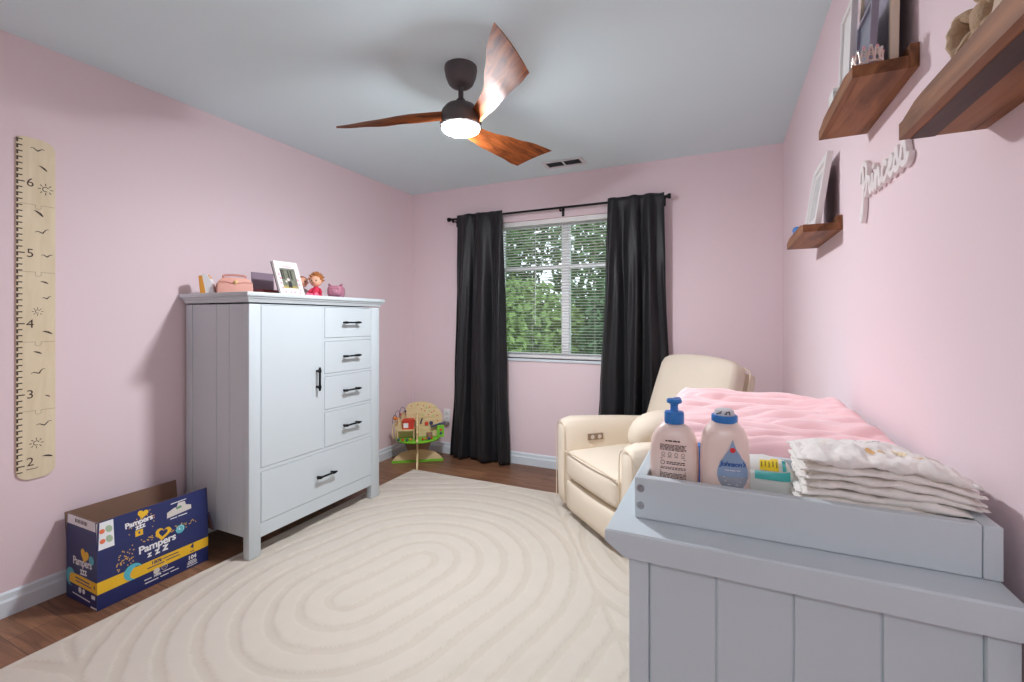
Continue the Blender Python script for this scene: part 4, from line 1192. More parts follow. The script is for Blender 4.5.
        bm = new(); lathe(bm, [(.034*s, .0), (.036*s, .012*s), (.030*s, .034*s), (.020*s, .056*s), (.010*s, .066*s)], n=24, sy=.85); obj('dress', bm, dress, t, world=False)
        for q in (-1, 1):
            bm = new(); tube(bm, [(q*.020*s, .0, .050*s), (q*.034*s, -.016*s, .034*s), (q*.030*s, -.034*s, .026*s)], [.009*s, .008*s, .009*s], 10); obj('arm', bm, dress, t, world=False)
            bm = new(); tube(bm, [(q*.012*s, -.010*s, .013*s), (q*.020*s, -.045*s, .012*s), (q*.024*s, -.058*s, .013*s), (q*.025*s, -.066*s, .019*s)], [.012*s, .011*s, .012*s, .010*s], 12); obj('leg', bm, leg, t, world=False)
        return t
    SK = mat('doll_skin', (232, 176, 146), .6); HR = mat('doll_hair_orange', (176, 112, 58), .8); RD = mat('doll_red', (206, 40, 76), .7); LP = mat('doll_pink', (236, 120, 150), .7)
    doll('doll', 'seated doll with spiky orange hair and red and pink clothes on the wardrobe', (-2.345, 2.105, WT_), R(28), 1.05, HR, SK, RD, LP, True)
    doll('doll', 'brown-haired doll in pale clothes half hidden behind the photo frame', (-2.45, 2.085, WT_), R(60), 1.0, mat('doll_hair_brown', (150, 84, 62), .8), SK, mat('doll_pale', (214, 204, 200), .7), mat('doll_grey', (170, 160, 158), .7), False)
    # piggy bank
    MV = mat('mauve_ceramic', (176, 116, 134), .4)
    t = thing('piggy_bank', 'mauve pig-shaped bank with squared snout beside the seated doll on the wardrobe', 'piggy bank', (-2.335, 2.262, WT_), R(38))
    t.scale = (1.2, 1.2, 1.08)
    bm = new(); superell(bm, (0, 0, .042), .045, .050, .037, .6, .6, 36, 22); superell(bm, (0, -.045, .046), .036, .018, .030, .55, .55, 28, 16); b = obj('body', bm, MV, t, world=False)
    bm = new(); superell(bm, (0, -.064, .040), .015, .006, .011, .7, .8, 20, 12); sn = obj('snout', bm, mat('mauve_light', (190, 132, 150), .4), t, world=False)
    bm = new()
    for q in (-1, 1): superell(bm, (q*.005, -.0695, .041), .002, .0012, .003, 1, 1, 8, 6)
    obj('nostrils', bm, DARK, sn, world=False)
    bm = new()
    for q in (-1, 1): superell(bm, (q*.017, -.0615, .056), .003, .002, .0035, 1, 1, 8, 6)
    obj('eyes', bm, DARK, t, world=False)
    for q in (-1, 1):
        bm = new(); tube(bm, [(q*.026, -.030, .072), (q*.031, -.036, .084), (q*.030, -.046, .078)], [.011, .008, .002], 10, flat=.6); obj('ear', bm, MV, t, world=False)
        for y in (-.03, .03):
            bm = new(); cyl(bm, (q*.026, y, 0), .011, .02, 14); obj('foot', bm, MV, t, world=False)
wardrobe_things()

# ================================================================== THINGS IN THE TRAY
def se_front(a, b, e, cx, cy):
    """front (-y) side of a superellipse column"""
    n = 2/e
    def f_(lift):
        def f(x, y):
            q = max(0, 1-min(1, abs(x/a))**n)
            return Vector((cx+x, cy-(b+lift)*q**(1/n), y))
        return f
    return f_
def tray_things():
    LOT = mat('pale_pink_bottle', (244, 222, 211), .3, spec=.5, sss=.15); BLU = mat('blue_cap', (44, 122, 196), .35); INKB = mat('bottle_print', (96, 74, 70), .6)
    WHT = mat('label_white', (240, 240, 240), .4); z0 = DT+.001
    # ---- pump bottle, its printed back to the camera
    cx, cy = -.083, .915
    t = thing('lotion_bottle', 'pale pink pump bottle with blue pump and small brown print in the tray', 'bottle', (cx, cy, z0))
    bm = new(); a, b, e = .0435, .027, .72
    lathe(bm, [(.93, 0), (1, .004), (1, .099), (.985, .117), (.93, .134), (.82, .147), (.66, .156), (.44, .1625), (.30, .165), (.30, .170)], (cx, cy, z0), 48, a, b, e); obj('body', bm, LOT, t, smooth=50)
    bm = new(); lathe(bm, [(.0172, .164), (.0178, .166), (.0178, .183), (.0165, .1855)], (cx, cy, z0), 32); obj('pump_collar', bm, BLU, t)
    bm = new(); lathe(bm, [(.0085, .184), (.0075, .187), (.0070, .197), (.0085, .2005)], (cx, cy, z0), 20); lathe(bm, [(.0085, .2), (.0135, .202), (.0142, .2055), (.0125, .209), (.006, .21)], (cx, cy, z0), 28)
    tube(bm, [(cx, cy+.004, z0+.205), (cx+.004, cy+.025, z0+.205), (cx+.006, cy+.036, z0+.203)], [.0058, .0048, .004], 10); obj('pump_head', bm, BLU, t)
    F = se_front(a, b, e, cx, cy)(.0005); bm = new()
    def bars(x, z, w, h, n_, gap, seed):
        rr = random.Random(seed)
        for k in range(n_):
            xx = -w/2
            while xx < w/2-.002:
                l = min(rr.uniform(.003, .008), w/2-xx); put2d(bm, rect2d(l, h), F, x+xx+l/2, z-k*gap); xx += l+.0012
    zz = z0+.133+.002
    bars(.0, zz, .026, .0026, 1, 0, 1); bars(.0, zz-.0075, .046, .0013, 5, .0024, 2)
    for k in range(4): put2d(bm, ring2d(.0028, .0007, 14), F, -.017+.0115*k, zz-.0245); put2d(bm, rect2d(.007, .0009), F, -.017+.0115*k, zz-.0295)
    put2d(bm, rect2d(.044, .0013), F, 0, zz-.0335); put2d(bm, ring2d(.0036, .0009, 16), F, -.018, zz-.0405); bars(.005, zz-.039, .032, .0018, 2, .0032, 3)
    bars(.0, zz-.049, .044, .0014, 2, .0026, 4); put2d(bm, rect2d(.046, .0012), F, 0, zz-.0565); bars(0, zz-.060, .046, .0014, 4, .0026, 5); put2d(bm, rect2d(.046, .0012), F, 0, zz-.0725); bars(0, zz-.076, .046, .0014, 7, .0026, 6)
    obj('back_label_print', bm, INKB, t, smooth=0)
    # ---- wide bottle with the drop label
    cx, cy = .0035, .908
    t = thing('lotion_bottle', 'wide pale pink bottle with blue collar and blue drop-shaped label in the tray', 'bottle', (cx, cy, z0))
    a, b, e = .0405, .030, .75
    bm = new(); lathe(bm, [(.94, 0), (1, .004), (1, .118), (.985, .134), (.94, .148), (.85, .159), (.72, .167), (.58, .172), (.54, .177)], (cx, cy, z0), 48, a, b, e); obj('body', bm, LOT, t, smooth=50)
    bm = new(); lathe(bm, [(.0208, .1755), (.0218, .1775), (.0218, .186), (.0208, .188)], (cx, cy, z0), 36); co_ = obj('collar', bm, BLU, t)
    bm = new(); lathe(bm, [(.0165, .1875), (.0165, .193), (.015, .197), (.011, .199), (.004, .1995)], (cx, cy, z0), 30); cp = obj('top_cap', bm, mat('cap_grey_white', (214, 214, 216), .3), t)
    bm = new(); g = lambda x, y: Vector((cx+x, cy-.0166+.002*(y/.006), z0+.1925+y*.8))
    for x, y, w_, h_, r_ in ((-.010, 0, .007, .0022, .5), (-.006, .002, .006, .002, 1.2), (.002, .001, .0045, .006, .1), (.008, .0015, .0022, .008, .25), (.006, .003, .006, .002, 0)): put2d(bm, rect2d(w_, h_), g, x, y, r_)
    obj('cap_mark', bm, mat('cap_mark_dark', (84, 88, 96), .5), cp, smooth=0)
    F0 = se_front(a, b, e, cx, cy); zc = z0+.104
    def drop(s, n=40):
        P = []
        for k in range(n+1):
            an = R(-215+250*k/n)
            P.append((s*.023*math.cos(an), s*(-.014+.027*math.sin(an))))
        P += [(s*.0115, s*.017), (s*.006, s*.031), (0, s*.044), (-s*.006, s*.031), (-s*.0115, s*.017)]
        return P
    lx = .013
    def sub(poly_b, f, x, y):
        bmesh.ops.triangulate(poly_b, faces=poly_b.faces[:]); bmesh.ops.subdivide_edges(poly_b, edges=poly_b.edges[:], cuts=2); b2 = new(); put2d(b2, poly_b, f, x, y); return b2
    def rows(f, yy, n=14):
        b2 = new(); pv = None
        for y, w_ in yy:
            r_ = [b2.verts.new(f(lx-w_+2*w_*i/n, zc+y)) for i in range(n+1)]
            if pv:
                for i in range(n): b2.faces.new((pv[i], pv[i+1], r_[i+1], r_[i]))
            pv = r_
        return b2
    dw = lambda y: .0248*math.sqrt(max(0.0004, 1-((y+.014)/.0285)**2)) if y < -.006 else table([-.006, .006, .018, .032, .047], [.0238, .0205, .0128, .0050, .0002], y)
    lb = obj('drop_label', rows(F0(.0006), [(-.0424+.0894*k/36, dw(-.0424+.0894*k/36)) for k in range(37)]), mat('drop_blue', (140, 166, 196), .35), t, smooth=0)
    bm = rows(F0(.0009), [(-.0415+.0235*k/12, dw(-.0415+.0235*k/12)*.97) for k in range(13)]); obj('label_band', bm, mat('band_grey', (150, 158, 170), .4), lb, smooth=0)
    bm = new(); put2d(bm, disc2d(.0046, 18), F0(.0011), lx, zc+.0285); obj('red_dot', bm, mat('red_dot_print', (220, 48, 52), .4), lb, smooth=0)
    bm = new(); put2d(bm, text2d("Johnson's", .0118, shear=.25, bold=.0003, space=.9), F0(.0013), lx, zc+.004); obj('brand_lettering', bm, mat('blue_print', (34, 84, 160), .4), lb, smooth=0)
    bm = new(); [put2d(bm, rect2d(w_, .0011), F0(.0013), lx+x, zc-.0065) for x, w_ in ((-.009, .007), (0, .009), (.009, .006))]
    put2d(bm, rect2d(.030, .0009), F0(.0013), lx, zc-.0185); put2d(bm, rect2d(.026, .0009), F0(.0013), lx, zc-.0255); put2d(bm, rect2d(.016, .0009), F0(.0013), lx, zc-.031); obj('label_small_print', bm, WHT, lb, smooth=0)
    # ---- a third bottle in the gap behind the two
    cx, cy = -.040, .985
    t = thing('lotion_bottle', 'small blue bottle glimpsed in the gap behind the two lotion bottles', 'bottle', (cx, cy, z0))
    bm = new(); lathe(bm, [(.94, 0), (1, .004), (1, .066), (.9, .080), (.62, .088), (.45, .090), (.45, .094)], (cx, cy, z0), 36, .030, .022, .8); obj('body', bm, mat('blue_bottle', (92, 128, 196), .35), t, smooth=50)
    bm = new(); lathe(bm, [(.0142, .0925), (.0146, .0935), (.0146, .108), (.0132, .110)], (cx, cy, z0), 26); obj('cap', bm, BLU, t)
    bm = new(); F3 = se_front(.030, .022, .8, cx, cy)(.0005); q = rect2d(.046, .050, 6); put2d(bm, q, F3, 0, z0+.038); obj('blue_label', bm, mat('blue_label_print', (70, 110, 190), .4), t, smooth=0)
    # ---- wipes packet
    t = thing('wipes_pack', 'soft white and teal wipes packet with yellow sticker, between bottles and diapers', 'wipes packet', (.057, .975, z0), R(-2))
    bm = new(); superell(bm, (0, 0, .050), .062, .044, .050, .55, .45, 44, 22)
    for v in bm.verts: v.co.z += .003*noise.noise(v.co*40)*(1 if v.co.z > .02 else 0); v.co.y += .003*noise.noise(v.co*30)
    b = obj('packet', bm, mat('packet_white', (228, 232, 228), .3, spec=.6), t, world=False, smooth=180)
    def onp(lift):
        def f(x, y):   # wrapped over the packet front and top: y counts along the arc from the front foot
            ang = lerp(-.9, PI/2, y); e_ = .55
            cz = math.copysign(abs(math.sin(ang))**e_, math.sin(ang)); cr_ = abs(math.cos(ang))**e_
            k = (1-min(.999, abs(x/.062)/max(cr_, .2))**(2/.45))
            k = max(k, 0)**(.45/2)
            return Vector((x, -(.044+lift)*cr_*k, .050+(.050+lift)*cz))
        return f
    def wrap(nm, m_, x0, x1, y0, y1, lift):
        bm = new(); q = rect2d(x1-x0, y1-y0, 8); put2d(bm, q, onp(lift), (x0+x1)/2, (y0+y1)/2); return obj(nm, bm, m_, b, world=False, smooth=180)
    wrap('teal_band', mat('teal_packet', (72, 186, 184), .3), -.002, .054, .46, .60, .0016)
    wrap('yellow_sticker', mat('yellow_sticker', (242, 214, 40), .4), 0.006, .036, .62, .92, .0022)
    bm = new()
    for k in range(5): put2d(bm, rect2d(.0022, .16, 4), onp(.0028), .009+.006*k, .77+.02*(k % 2))
    obj('sticker_print', bm, mat('olive_print', (150, 132, 40), .5), b, world=False, smooth=0)
    wrap('teal_mark', mat('teal_packet', (72, 186, 184), .3), .042, .048, .62, .86, .0022)
    # ---- diapers
    base = mat('diaper_white', (240, 236, 230), .8, sheen=.2, bump=.6, bscale=90)
    dx, dy = .231, .942
    SX, SY, TH_ = .107, .066, .0124
    z = DT+.012
    names = ['topmost', 'second', 'third', 'fourth', 'fifth', 'sixth', 'seventh', 'eighth', 'ninth', 'lowest']
    rnd = random.Random(21)
    N = 10
    for k in range(N):
        lv = N-1-k
        th = TH_*(1.35 if lv == 0 else 1)
        lab = ('folded white diaper on top of the stack, yellow print on its cover' if lv == 0 else 'folded white diaper, %s from the top of the stack in the tray' % names[lv] if lv < N-1 else 'folded white diaper at the very bottom of the stack in the tray')
        ox, oy = rnd.uniform(-.004, .004), rnd.uniform(-.003, .003)
        if k < 5: ox -= .013
        t = thing('diaper', lab, 'diaper', (dx+ox, dy+oy, z), R(rnd.uniform(-2, 2)), 'stack of diapers in the tray')
        if k < 5: t.scale = (.94, 1, 1)
        bm = new(); nu, nv = 60, 26
        def shp(u, v, top):
            x = -SX+2*SX*u; y = -SY+2*SY*v
            sh = k*3.7
            e = min(u*7, (1-u)*5.5, 1)
            ev = min(v*9, (1-v)*9, 1)
            h = (math.sin(e*PI/2)**.6)*(math.sin(ev*PI/2)**.5)
            w1 = noise.noise(Vector((x*26, sh, 1)))*.011*(1-v); 
            yy = y+w1*(1 if v < .2 else .2)+.003*noise.noise(Vector((x*70, sh, 6)))*(1 if v < .15 else 0)
            xx = x+(.006*noise.noise(Vector((y*60, sh, 3))) if u < .05 or u > .95 else 0)
            sag = -.016*max(0, (u-.55)/.45)**2*(k/8.0)+.0035*noise.noise(Vector((x*13, 5, 0.3*k)))*(1 if k > 1 else 0)
            wr = .0042*noise.noise(Vector((x*34, y*26, sh)))+.0030*noise.noise(Vector((x*16+y*40, y*12, sh+2)))+.0022*noise.noise(Vector((x*90, y*60, sh)))
            zz = th*.5+(th*.47*h+wr*h*(2.0 if lv == 0 else .9))*(1 if top else -1)*(1 if top else .96)
            bow = .004*math.sin(PI*u)
            if lv == 0 and top: zz += .007*math.sin(PI*min(1, u*1.15))*math.sin(PI*v)
            return Vector((xx, yy, zz+sag))
        for top in (1, 0):
            G = [[bm.verts.new(shp(i/nu, j/nv, top)) for i in range(nu+1)] for j in range(nv+1)]
            for j in range(nv):
                for i in range(nu):
                    q = (G[j][i], G[j][i+1], G[j+1][i+1], G[j+1][i]); bm.faces.new(q if top else q[::-1])
        bmesh.ops.remove_doubles(bm, verts=bm.verts, dist=.0004)
        body = obj('padding', bm, base, t, world=False, smooth=180)
        # frilled leg cuffs along the front fold, and tape ears at the ends
        for s, nm in ((-1, 'ear'), (1, 'ear')):
            bm = new(); rows = []
            for j in range(15):
                v = j/14; y = lerp(-SY*.92, SY*.9, v); L = .010+.009*noise.noise(Vector((j*.9, k*2.3, s)))+.003*(j % 2)
                if s < 0: L = .012+.010*abs(noise.noise(Vector((j*.7, k*1.7, s))))
                p0 = (shp(.5+s*.47, min(.97, max(.03, (y+SY)/(2*SY))), 1)+shp(.5+s*.47, min(.97, max(.03, (y+SY)/(2*SY))), 0))/2
                rows.append((bm.verts.new(p0), bm.verts.new((s*(SX+max(.002, L)*.7), y+.002*(j % 2), p0.z-.002+.003*noise.noise(Vector((j*.8, k, 4)))))))
            for p, q in zip(rows, rows[1:]): bm.faces.new((p[0], p[1], q[1], q[0]))
            o = obj(nm, bm, base, t, world=False, smooth=180); md = o.modifiers.new('thickness', 'SOLIDIFY'); md.thickness = .0018; md.offset = 0
        if lv == 0:
            bm = new(); f = lambda x, y: shp((x+SX)/(2*SX), (y+SY)/(2*SY), 1)+Vector((0, 0, .0009))
            for x, y, r, q in ((-.012, -.022, .007, .010), (.004, -.018, .006, .010), (.05, -.026, .012, .006)): put2d(bm, disc2d(r, 12, q*.6), f, x, y, .4)
            obj('orange_pattern', bm, mat('diaper_orange', (246, 204, 140), .8), t, world=False, smooth=0)
            bm = new()
            for x, y, r, q in ((.028, -.012, .010, .005), (.072, -.010, .010, .006), (-.07, .02, .012, .004)): put2d(bm, disc2d(r, 12, q), f, x, y, -.3)
            obj('yellow_pattern', bm, mat('diaper_yellow', (248, 232, 196), .8), t, world=False, smooth=0)
            bm = new(); put2d(bm, stroke2d([(-.02+.0012*k2, .030+.003*math.sin(k2*.9)) for k2 in range(30)], .0016), f, 0, 0); obj('grey_print', bm, mat('diaper_grey', (176, 178, 170), .8), t, world=False, smooth=0)
        z += th*.985+.0002
tray_things()

# ================================================================== WALL LEDGES on the right wall
def ledge(label, y0, y1, zb, D=.116):
    TB = .026
    xf, xb = XR-D, XR-.0008
    t = thing('wall_shelf', label, 'shelf', (XR, (y0+y1)/2, zb), 0, 'walnut wall ledges')
    obj('shelf_board', B(xf+.0135, xb-.0165, y0, y1, zb, zb+TB, .0006), WALNUT, t, smooth=0)
    obj('back_rail', B(xb-.016, xb, y0, y1, zb, zb+.051, .0008), WALNUT, t, smooth=0)
    L = y1-y0; P = [(0, 0), (L, 0)]
    up = [(0, .0265), (.016, .0265), (.030, .028), (.048, .0325), (.066, .036), (.085, .037), (.11, .036)]
    P += [(L-a, h) for a, h in up]+[(a, h) for a, h in up[::-1]]
    bm = new(); prism(bm, P, (xf, y0, zb), (0, 1, 0), (0, 0, 1), .013); obj('front_lip', bm, WALNUT, t, smooth=25)
    return zb+TB
S1 = ledge('walnut wall ledge holding a leaning white frame, lowest of the three ledges by the corner', 1.888, 2.335, 1.545)
S2 = ledge('walnut wall ledge holding the tiara and grey frames', 1.220, 1.603, 1.766)
S3 = ledge('walnut wall ledge with a dark stripe underneath, holding the tan bow', .555, .955, 1.533, .109)
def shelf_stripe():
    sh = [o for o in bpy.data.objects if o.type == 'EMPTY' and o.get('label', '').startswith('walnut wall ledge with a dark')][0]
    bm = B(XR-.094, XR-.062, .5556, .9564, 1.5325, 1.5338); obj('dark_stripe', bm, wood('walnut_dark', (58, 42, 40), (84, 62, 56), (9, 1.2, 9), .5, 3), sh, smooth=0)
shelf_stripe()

def leaning_frame(label, y0, y1, zb, h, xfoot, xtop, th, mface, medge, mphoto, border, group=None):
    """picture frame standing on a ledge, its face to the room (-x)"""
    t = thing('picture_frame', label, 'picture frame', (xfoot, (y0+y1)/2, zb+.0006), 0, group)
    a = math.atan2(xtop-xfoot, h); M = Matrix.Rotation(a, 4, 'Y'); H = h/math.cos(a); w = (y1-y0)/2
    def tr(bm): bmesh.ops.transform(bm, matrix=M, verts=bm.verts); return bm
    zoff = th*math.sin(a) if a > 0 else 0
    bm = new()
    for ya, yb, za, zb_ in ((-w, -w+border, 0, H), (w-border, w, 0, H), (-w+border, w-border, 0, border), (-w+border, w-border, H-border, H)): box(bm, 0, th, ya, yb, za+zoff, zb_+zoff, .0015)
    obj('frame_border', tr(bm), medge, t, world=False, smooth=0)
    bm = B(th*.45, th*.55, -w+border-.002, w-border+.002, border-.002+zoff, H-border+.002+zoff); m_ = obj('mat_board', tr(bm), mface, t, world=False, smooth=0)
    b2 = border+.022
    if mphoto is not None and w-b2 > .01:
        bm = B(th*.40, th*.46, -w+b2, w-b2, b2+zoff, H-b2+zoff); obj('picture', tr(bm), mphoto, t, world=False, smooth=0)
    bm = B(th*.6, th*.98, -w+.004, w-.004, .004+zoff, H-.004+zoff); obj('backing', tr(bm), mat('frame_backing', (96, 84, 84), .8), t, world=False, smooth=0)
    return t
FW = mat('frame_white', (232, 230, 228), .4); FG = mat('frame_lilac_grey', (150, 146, 162), .45); FC = mat('frame_cream', (222, 206, 184), .45)
leaning_frame('white picture frame leaning back on the ledge near the window corner', 1.935, 2.20, S1, .262, .299, .338, .019, FW, FW, mat('pale_photo', (196, 198, 196), .3, var=.3, vscale=30), .026)
leaning_frame('large lilac picture frame with cream edge against the wall behind the tiara', 1.245, 1.50, S2, .33, .331, .336, .016, mat('lilac_board', (182, 174, 188), .4), FC, mat('lilac_photo', (170, 164, 180), .3), .012)
leaning_frame('small grey picture frame standing directly behind the tiara', 1.258, 1.385, S2, .163, .296, .303, .014, mat('slate_board', (120, 124, 140), .35), FG, mat('slate_photo', (124, 128, 144), .3), .008)
leaning_frame('tall narrow white frame standing past the small grey frame', 1.415, 1.535, S2, .27, .290, .300, .014, FW, FW, None, .014)

def shelf_things():
    # blue toy bird on the low ledge
    t = thing('toy_bird', 'tiny blue toy bird at the corner end of the low ledge', 'toy', (.296, 2.272, S1+.0005), R(100))
    BL = mat('toy_blue', (62, 122, 190), .5); bm = new(); superell(bm, (0, 0, .030), .034, .020, .026, .9, .9, 24, 14); superell(bm, (.026, 0, .050), .018, .016, .016, 1, 1, 18, 12); obj('body', bm, BL, t, world=False)
    bm = new(); tube(bm, [(.042, 0, .050), (.054, 0, .047)], [.005, .001], 8); obj('beak', bm, mat('toy_white', (230, 230, 230), .5), t, world=False)
    bm = new(); tube(bm, [(-.028, 0, .036), (-.050, 0, .046), (-.062, 0, .050)], [.012, .012, .008], 10, flat=.4); obj('tail', bm, BL, t, world=False)
    bm = new(); superell(bm, (0, 0, .003), .018, .016, .003, .6, 1, 16, 8); obj('base', bm, BL, t, world=False)
    # white ornament
    t = thing('letter_block', 'small white wooden letter block at the window end of the tiara ledge', 'ornament', (.287, 1.545, S2+.0005), R(0))
    WB = mat('ornament_white', (238, 236, 232), .45); bm = new()
    prism(bm, [(-.034, 0), (-.016, 0), (-.012, .040), (.012, .040), (.016, 0), (.034, 0), (.026, .074), (.030, .074), (.030, .084), (-.030, .084), (-.030, .074), (-.026, .074)], (-.008, 0, 0), (0, 1, 0), (0, 0, 1), .018); obj('letter', bm, WB, t, world=False, smooth=0)
    # tiara
    t = thing('tiara', 'silver and pink jewelled toy tiara on the end of the walnut ledge', 'tiara', (.291, 1.243, S2+.0006))
    SIL = mat('tiara_silver', (226, 206, 196), .28, metal=.7); PKJ = mat('tiara_gem', (236, 170, 180), .2)
    RT = .027
    def ring(a, z): return Vector((RT*math.cos(a), RT*1.0*math.sin(a), z))
    bm = new(); tube(bm, [ring(R(-215+250*k/40), .0022) for k in range(41)], .0020, 8); obj('band', bm, SIL, t, world=False)
    bm = new()
    nA = 9
    for k in range(nA):
        a0 = R(-205+230*k/nA); a1 = R(-205+230*(k+1)/nA); pk = .018+.014*math.sin(PI*(k+.5)/nA)
        P = [ring(lerp(a0, a1, q/10), .002+pk*math.sin(PI*q/10)**.8) for q in range(11)]; tube(bm, P, .0019, 6)
        P = [ring(lerp(a0-.12, a1+.12, q/8), .004+pk*.55*(1-math.cos(2*PI*q/8))/2) for q in range(9)]; tube(bm, P, .0014, 6)
    tube(bm, [ring(R(-205+230*q/40), .011+.004*math.sin(PI*q/40)) for q in range(41)], .0011, 6); obj('filigree', bm, SIL, t, world=False)
    for k in range(nA):
        a = R(-205+230*(k+.5)/nA); pk = .018+.014*math.sin(PI*(k+.5)/nA); p = ring(a, .002+pk)
        bm = new(); superell(bm, p, .0032, .0032, .0036, 1, 1, 12, 8); obj('gem', bm, PKJ if k % 2 else mat('tiara_crystal', (228, 226, 220), .12, spec=.9), t, world=False)
    # tan bow and a light slat on the ledge close to the camera
    TAN = mat('tan_burlap', (184, 158, 128), .85, bump=.5, bscale=220, var=.12, vscale=25)
    t = thing('fabric_bow', 'tan burlap bow with drooping loops on the walnut ledge with dark stripe', 'bow', (.306, .768, S3+.0006))
    def loop(name, P, r, fl): 
        bm = new(); q = catmull(P, 6); n = len(q); tube(bm, q, [r*.82*(.7+.4*math.sin(PI*i/(n-1))+.10*math.sin(i*1.9)) for i in range(n)], 12, flat=fl+.25); obj(name, bm, TAN, t, world=False)
    loop('loop', [(.0, .0, .055), (-.012, .030, .075), (-.016, .046, .058), (-.012, .040, .034), (0, .010, .045)], .014, .55)
    loop('loop', [(.0, -.01, .060), (-.008, .012, .100), (-.010, .030, .118), (.004, .014, .104), (.006, -.012, .07)], .015, .5)
    loop('loop', [(.0, -.01, .055), (-.010, -.045, .085), (-.008, -.066, .070), (.0, -.05, .045), (.002, -.012, .048)], .016, .55)
    loop('tail', [(-.002, .004, .05), (-.014, .022, .035), (-.016, .034, .014)], .013, .5); loop('tail', [(-.002, -.008, .05), (-.013, .002, .028), (-.014, .008, .012)], .014, .5); loop('tail', [(.0, -.02, .05), (-.010, -.030, .03), (-.010, -.034, .013)], .015, .5)
    bm = new(); superell(bm, (-.004, -.004, .056), .017, .019, .020, .8, .8, 20, 14); obj('knot', bm, TAN, t, world=False)
    t = thing('wooden_stick', 'pale flat bare wood stick leaning beside the tan bow on the same ledge', 'stick', (.284, .705, S3+.0006), 0)
    bm = new(); M = Matrix.Rotation(R(9), 4, 'Y'); box(bm, -.004, .006, -.013, .013, .001, .34, .001); bmesh.ops.transform(bm, matrix=M, verts=bm.verts); obj('stick_body', bm, mat('pale_slat', (206, 182, 156), .6, var=.08, vscale=30), t, world=False, smooth=0)
    t = thing('wooden_plaque', 'brown wood plaque leaning on the wall behind the tan bow', 'plaque', (.333, .632, S3+.0006), 0)
    bm = new(); M = Matrix.Rotation(R(2), 4, 'Y'); box(bm, -.006, .006, -.085, .085, .001, .30, .002); bmesh.ops.transform(bm, matrix=M, verts=bm.verts); obj('plaque_board', bm, wood('plaque_wood', (112, 84, 66), (150, 118, 92), (9, 9, 1.2), .6, 4), t, world=False, smooth=0)
shelf_things()

# ------------------------------------------------------------------ script word on the wall
def word_sign():
    t = thing('word_sign', 'white cut-out script word Princess mounted on the pink wall', 'sign', (XR, 1.43, 1.59))
    # strokes in (x, y): x along the word, y up; x-height 1
    def S(pts, k=7): return [(p.x, p.y) for p in catmull([(a, b, 0) for a, b in pts], k)]
    strokes = [
        S([(.35, 1.85), (.40, .6), (.30, -.7), (.05, -1.25), (-.18, -1.0), (.05, -.55), (.35, -.2)]),
        S([(-.15, 1.25), (.05, 1.85), (.55, 2.15), (1.05, 1.8), (1.0, 1.1), (.6, .7), (.38, .75)]),
        S([(.85, .15), (1.12, .55), (1.28, 1.05), (1.42, .95), (1.62, .9), (1.60, .4), (1.72, .08), (1.95, .3)]),
        S([(1.95, .3), (2.15, .95), (2.15, .35), (2.28, .08), (2.50, .35)]), [(2.14, 1.42), (2.24, 1.44)],
        S([(2.50, .35), (2.68, .98), (2.70, .05)]), S([(2.70, .3), (2.9, .85), (3.10, .95), (3.18, .6), (3.18, .2), (3.35, .06), (3.6, .35)]),
        S([(4.25, .85), (4.02, 1.0), (3.75, .8), (3.68, .4), (3.85, .08), (4.12, .1), (4.45, .4)]),
        S([(4.45, .4), (4.75, .55), (5.0, .8), (4.85, 1.0), (4.62, .8), (4.58, .35), (4.78, .06), (5.05, .15), (5.35, .5)]),
        S([(5.35, .5), (5.62, 1.12), (5.72, .7), (5.82, .3), (5.68, .05), (5.42, .12)]), S([(5.68, .05), (6.0, .25), (6.18, .55)]),
        S([(6.18, .55), (6.48, 1.45), (6.62, .85), (6.72, .35), (6.55, .04), (6.28, .12)]), S([(6.55, .04), (6.78, .1), (6.95, .3)]),
    ]
    sx, sz = .0525, .0455
    Y0, Z0 = 1.612, 1.578
    bm = new(); w, th = .0155, .0125
    for k, P in enumerate(strokes):
        Q = [(x*sx, y*sz+.0035*x*0) for x, y in P]
        q = stroke2d(Q, w)
        # round ends
        for e in (Q[0], Q[-1]):
            d = disc2d(w/2, 12)
            for v in d.verts: v.co.x += e[0]; v.co.y += e[1]
            join(q, d)
        zf = .0006*(k % 4)
        vs = q.verts[:]; fs = q.faces[:]
        r_ = bmesh.ops.extrude_face_region(q, geom=fs)
        for g in r_['geom']:
            if isinstance(g, bmesh.types.BMVert): g.co.z += th+zf*.5
        for v in q.verts: v.co = Vector((XR-.0008-v.co.z, Y0-v.co.x, Z0+v.co.y))
        join(bm, q)
    o = obj('letters', bm, mat('sign_white', (232, 226, 224), .5), t, smooth=50)
    md = o.modifiers.new('join', 'REMESH'); md.mode = 'VOXEL'; md.voxel_size = .0017; md.use_smooth_shade = True
word_sign()

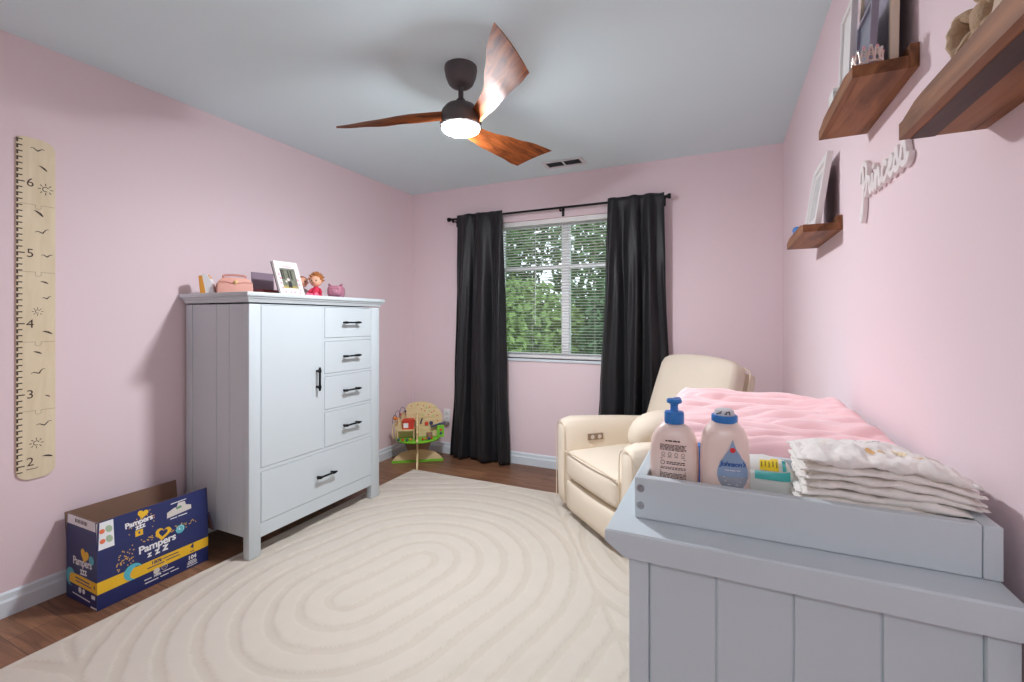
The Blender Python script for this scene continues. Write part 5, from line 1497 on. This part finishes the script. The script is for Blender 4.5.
# ================================================================== HALL added behind the open doorway, with a lamp for fill light
def hall():
    hw = mat('hall_paint', (226, 228, 230), .9); y0, y1, x0, x1 = YF-2.2, YF-WT-.001, -1.6, 1.0
    bm = new(); box(bm, x0-.1, x0, y0-.1, y1, 0, ZC); struct(obj('wall_hall_west', bm, hw, smooth=0))
    struct(obj('wall_hall_east', B(x1, x1+.1, y0-.1, y1, 0, ZC), hw, smooth=0)); struct(obj('wall_hall_south', B(x0, x1, y0-.1, y0, 0, ZC), hw, smooth=0))
    struct(obj('ceiling_hall', B(x0-.1, x1+.1, y0-.1, YF-.201, ZC, ZC+.1), CEIL, smooth=0)); struct(obj('floor_hall', B(x0-.1, x1+.1, y0-.1, YF-.201, -.1, -.0002), FLOOR, smooth=0))
    t = thing('hall_fill_lamp', 'added fill lamp, round and flush on the unseen hallway ceiling', 'lamp', (-.1, YF-1.0, ZC))  # unseen lamp, added to brighten the room from behind the camera
    bm = new(); lathe(bm, [(.17, -.0005), (.175, -.02), (.165, -.03)], (-.1, YF-1.0, ZC), 36); obj('lamp_ring', bm, BRONZE, t)
    bm = new(); lathe(bm, [(.16, -.0301), (.158, -.045), (.12, -.062), (.05, -.07), (.01, -.071)], (-.1, YF-1.0, ZC), 36); obj('lamp_diffuser', bm, emis('hall_fill_light', (242, 247, 252), HALL), t)
hall()

# ------------------------------------------------------------------ camera, world, view
cam = bpy.data.cameras.new('camera'); cam.sensor_width = 36; cam.lens = 16; cam.shift_y = -21/1024; cam.clip_start = .02; cam.clip_end = 300
co = bpy.data.objects.new('camera', cam); COL.objects.link(co)
co.location = (0, 0, CAM_H); co.rotation_euler = (R(90), 0, R(24.8)); SC.camera = co
w = bpy.data.worlds.new('sky'); SC.world = w; w.use_nodes = True
bg = w.node_tree.nodes['Background']; bg.inputs['Color'].default_value = (.82, .9, 1, 1); bg.inputs['Strength'].default_value = 1.9
vs = SC.view_settings; vs.view_transform = 'Standard'; vs.look = 'None'; vs.gamma = 1; vs.exposure = .27; vs.use_curve_mapping = False
SC.cycles.max_bounces = 14; SC.cycles.diffuse_bounces = 10; SC.cycles.use_denoising = True
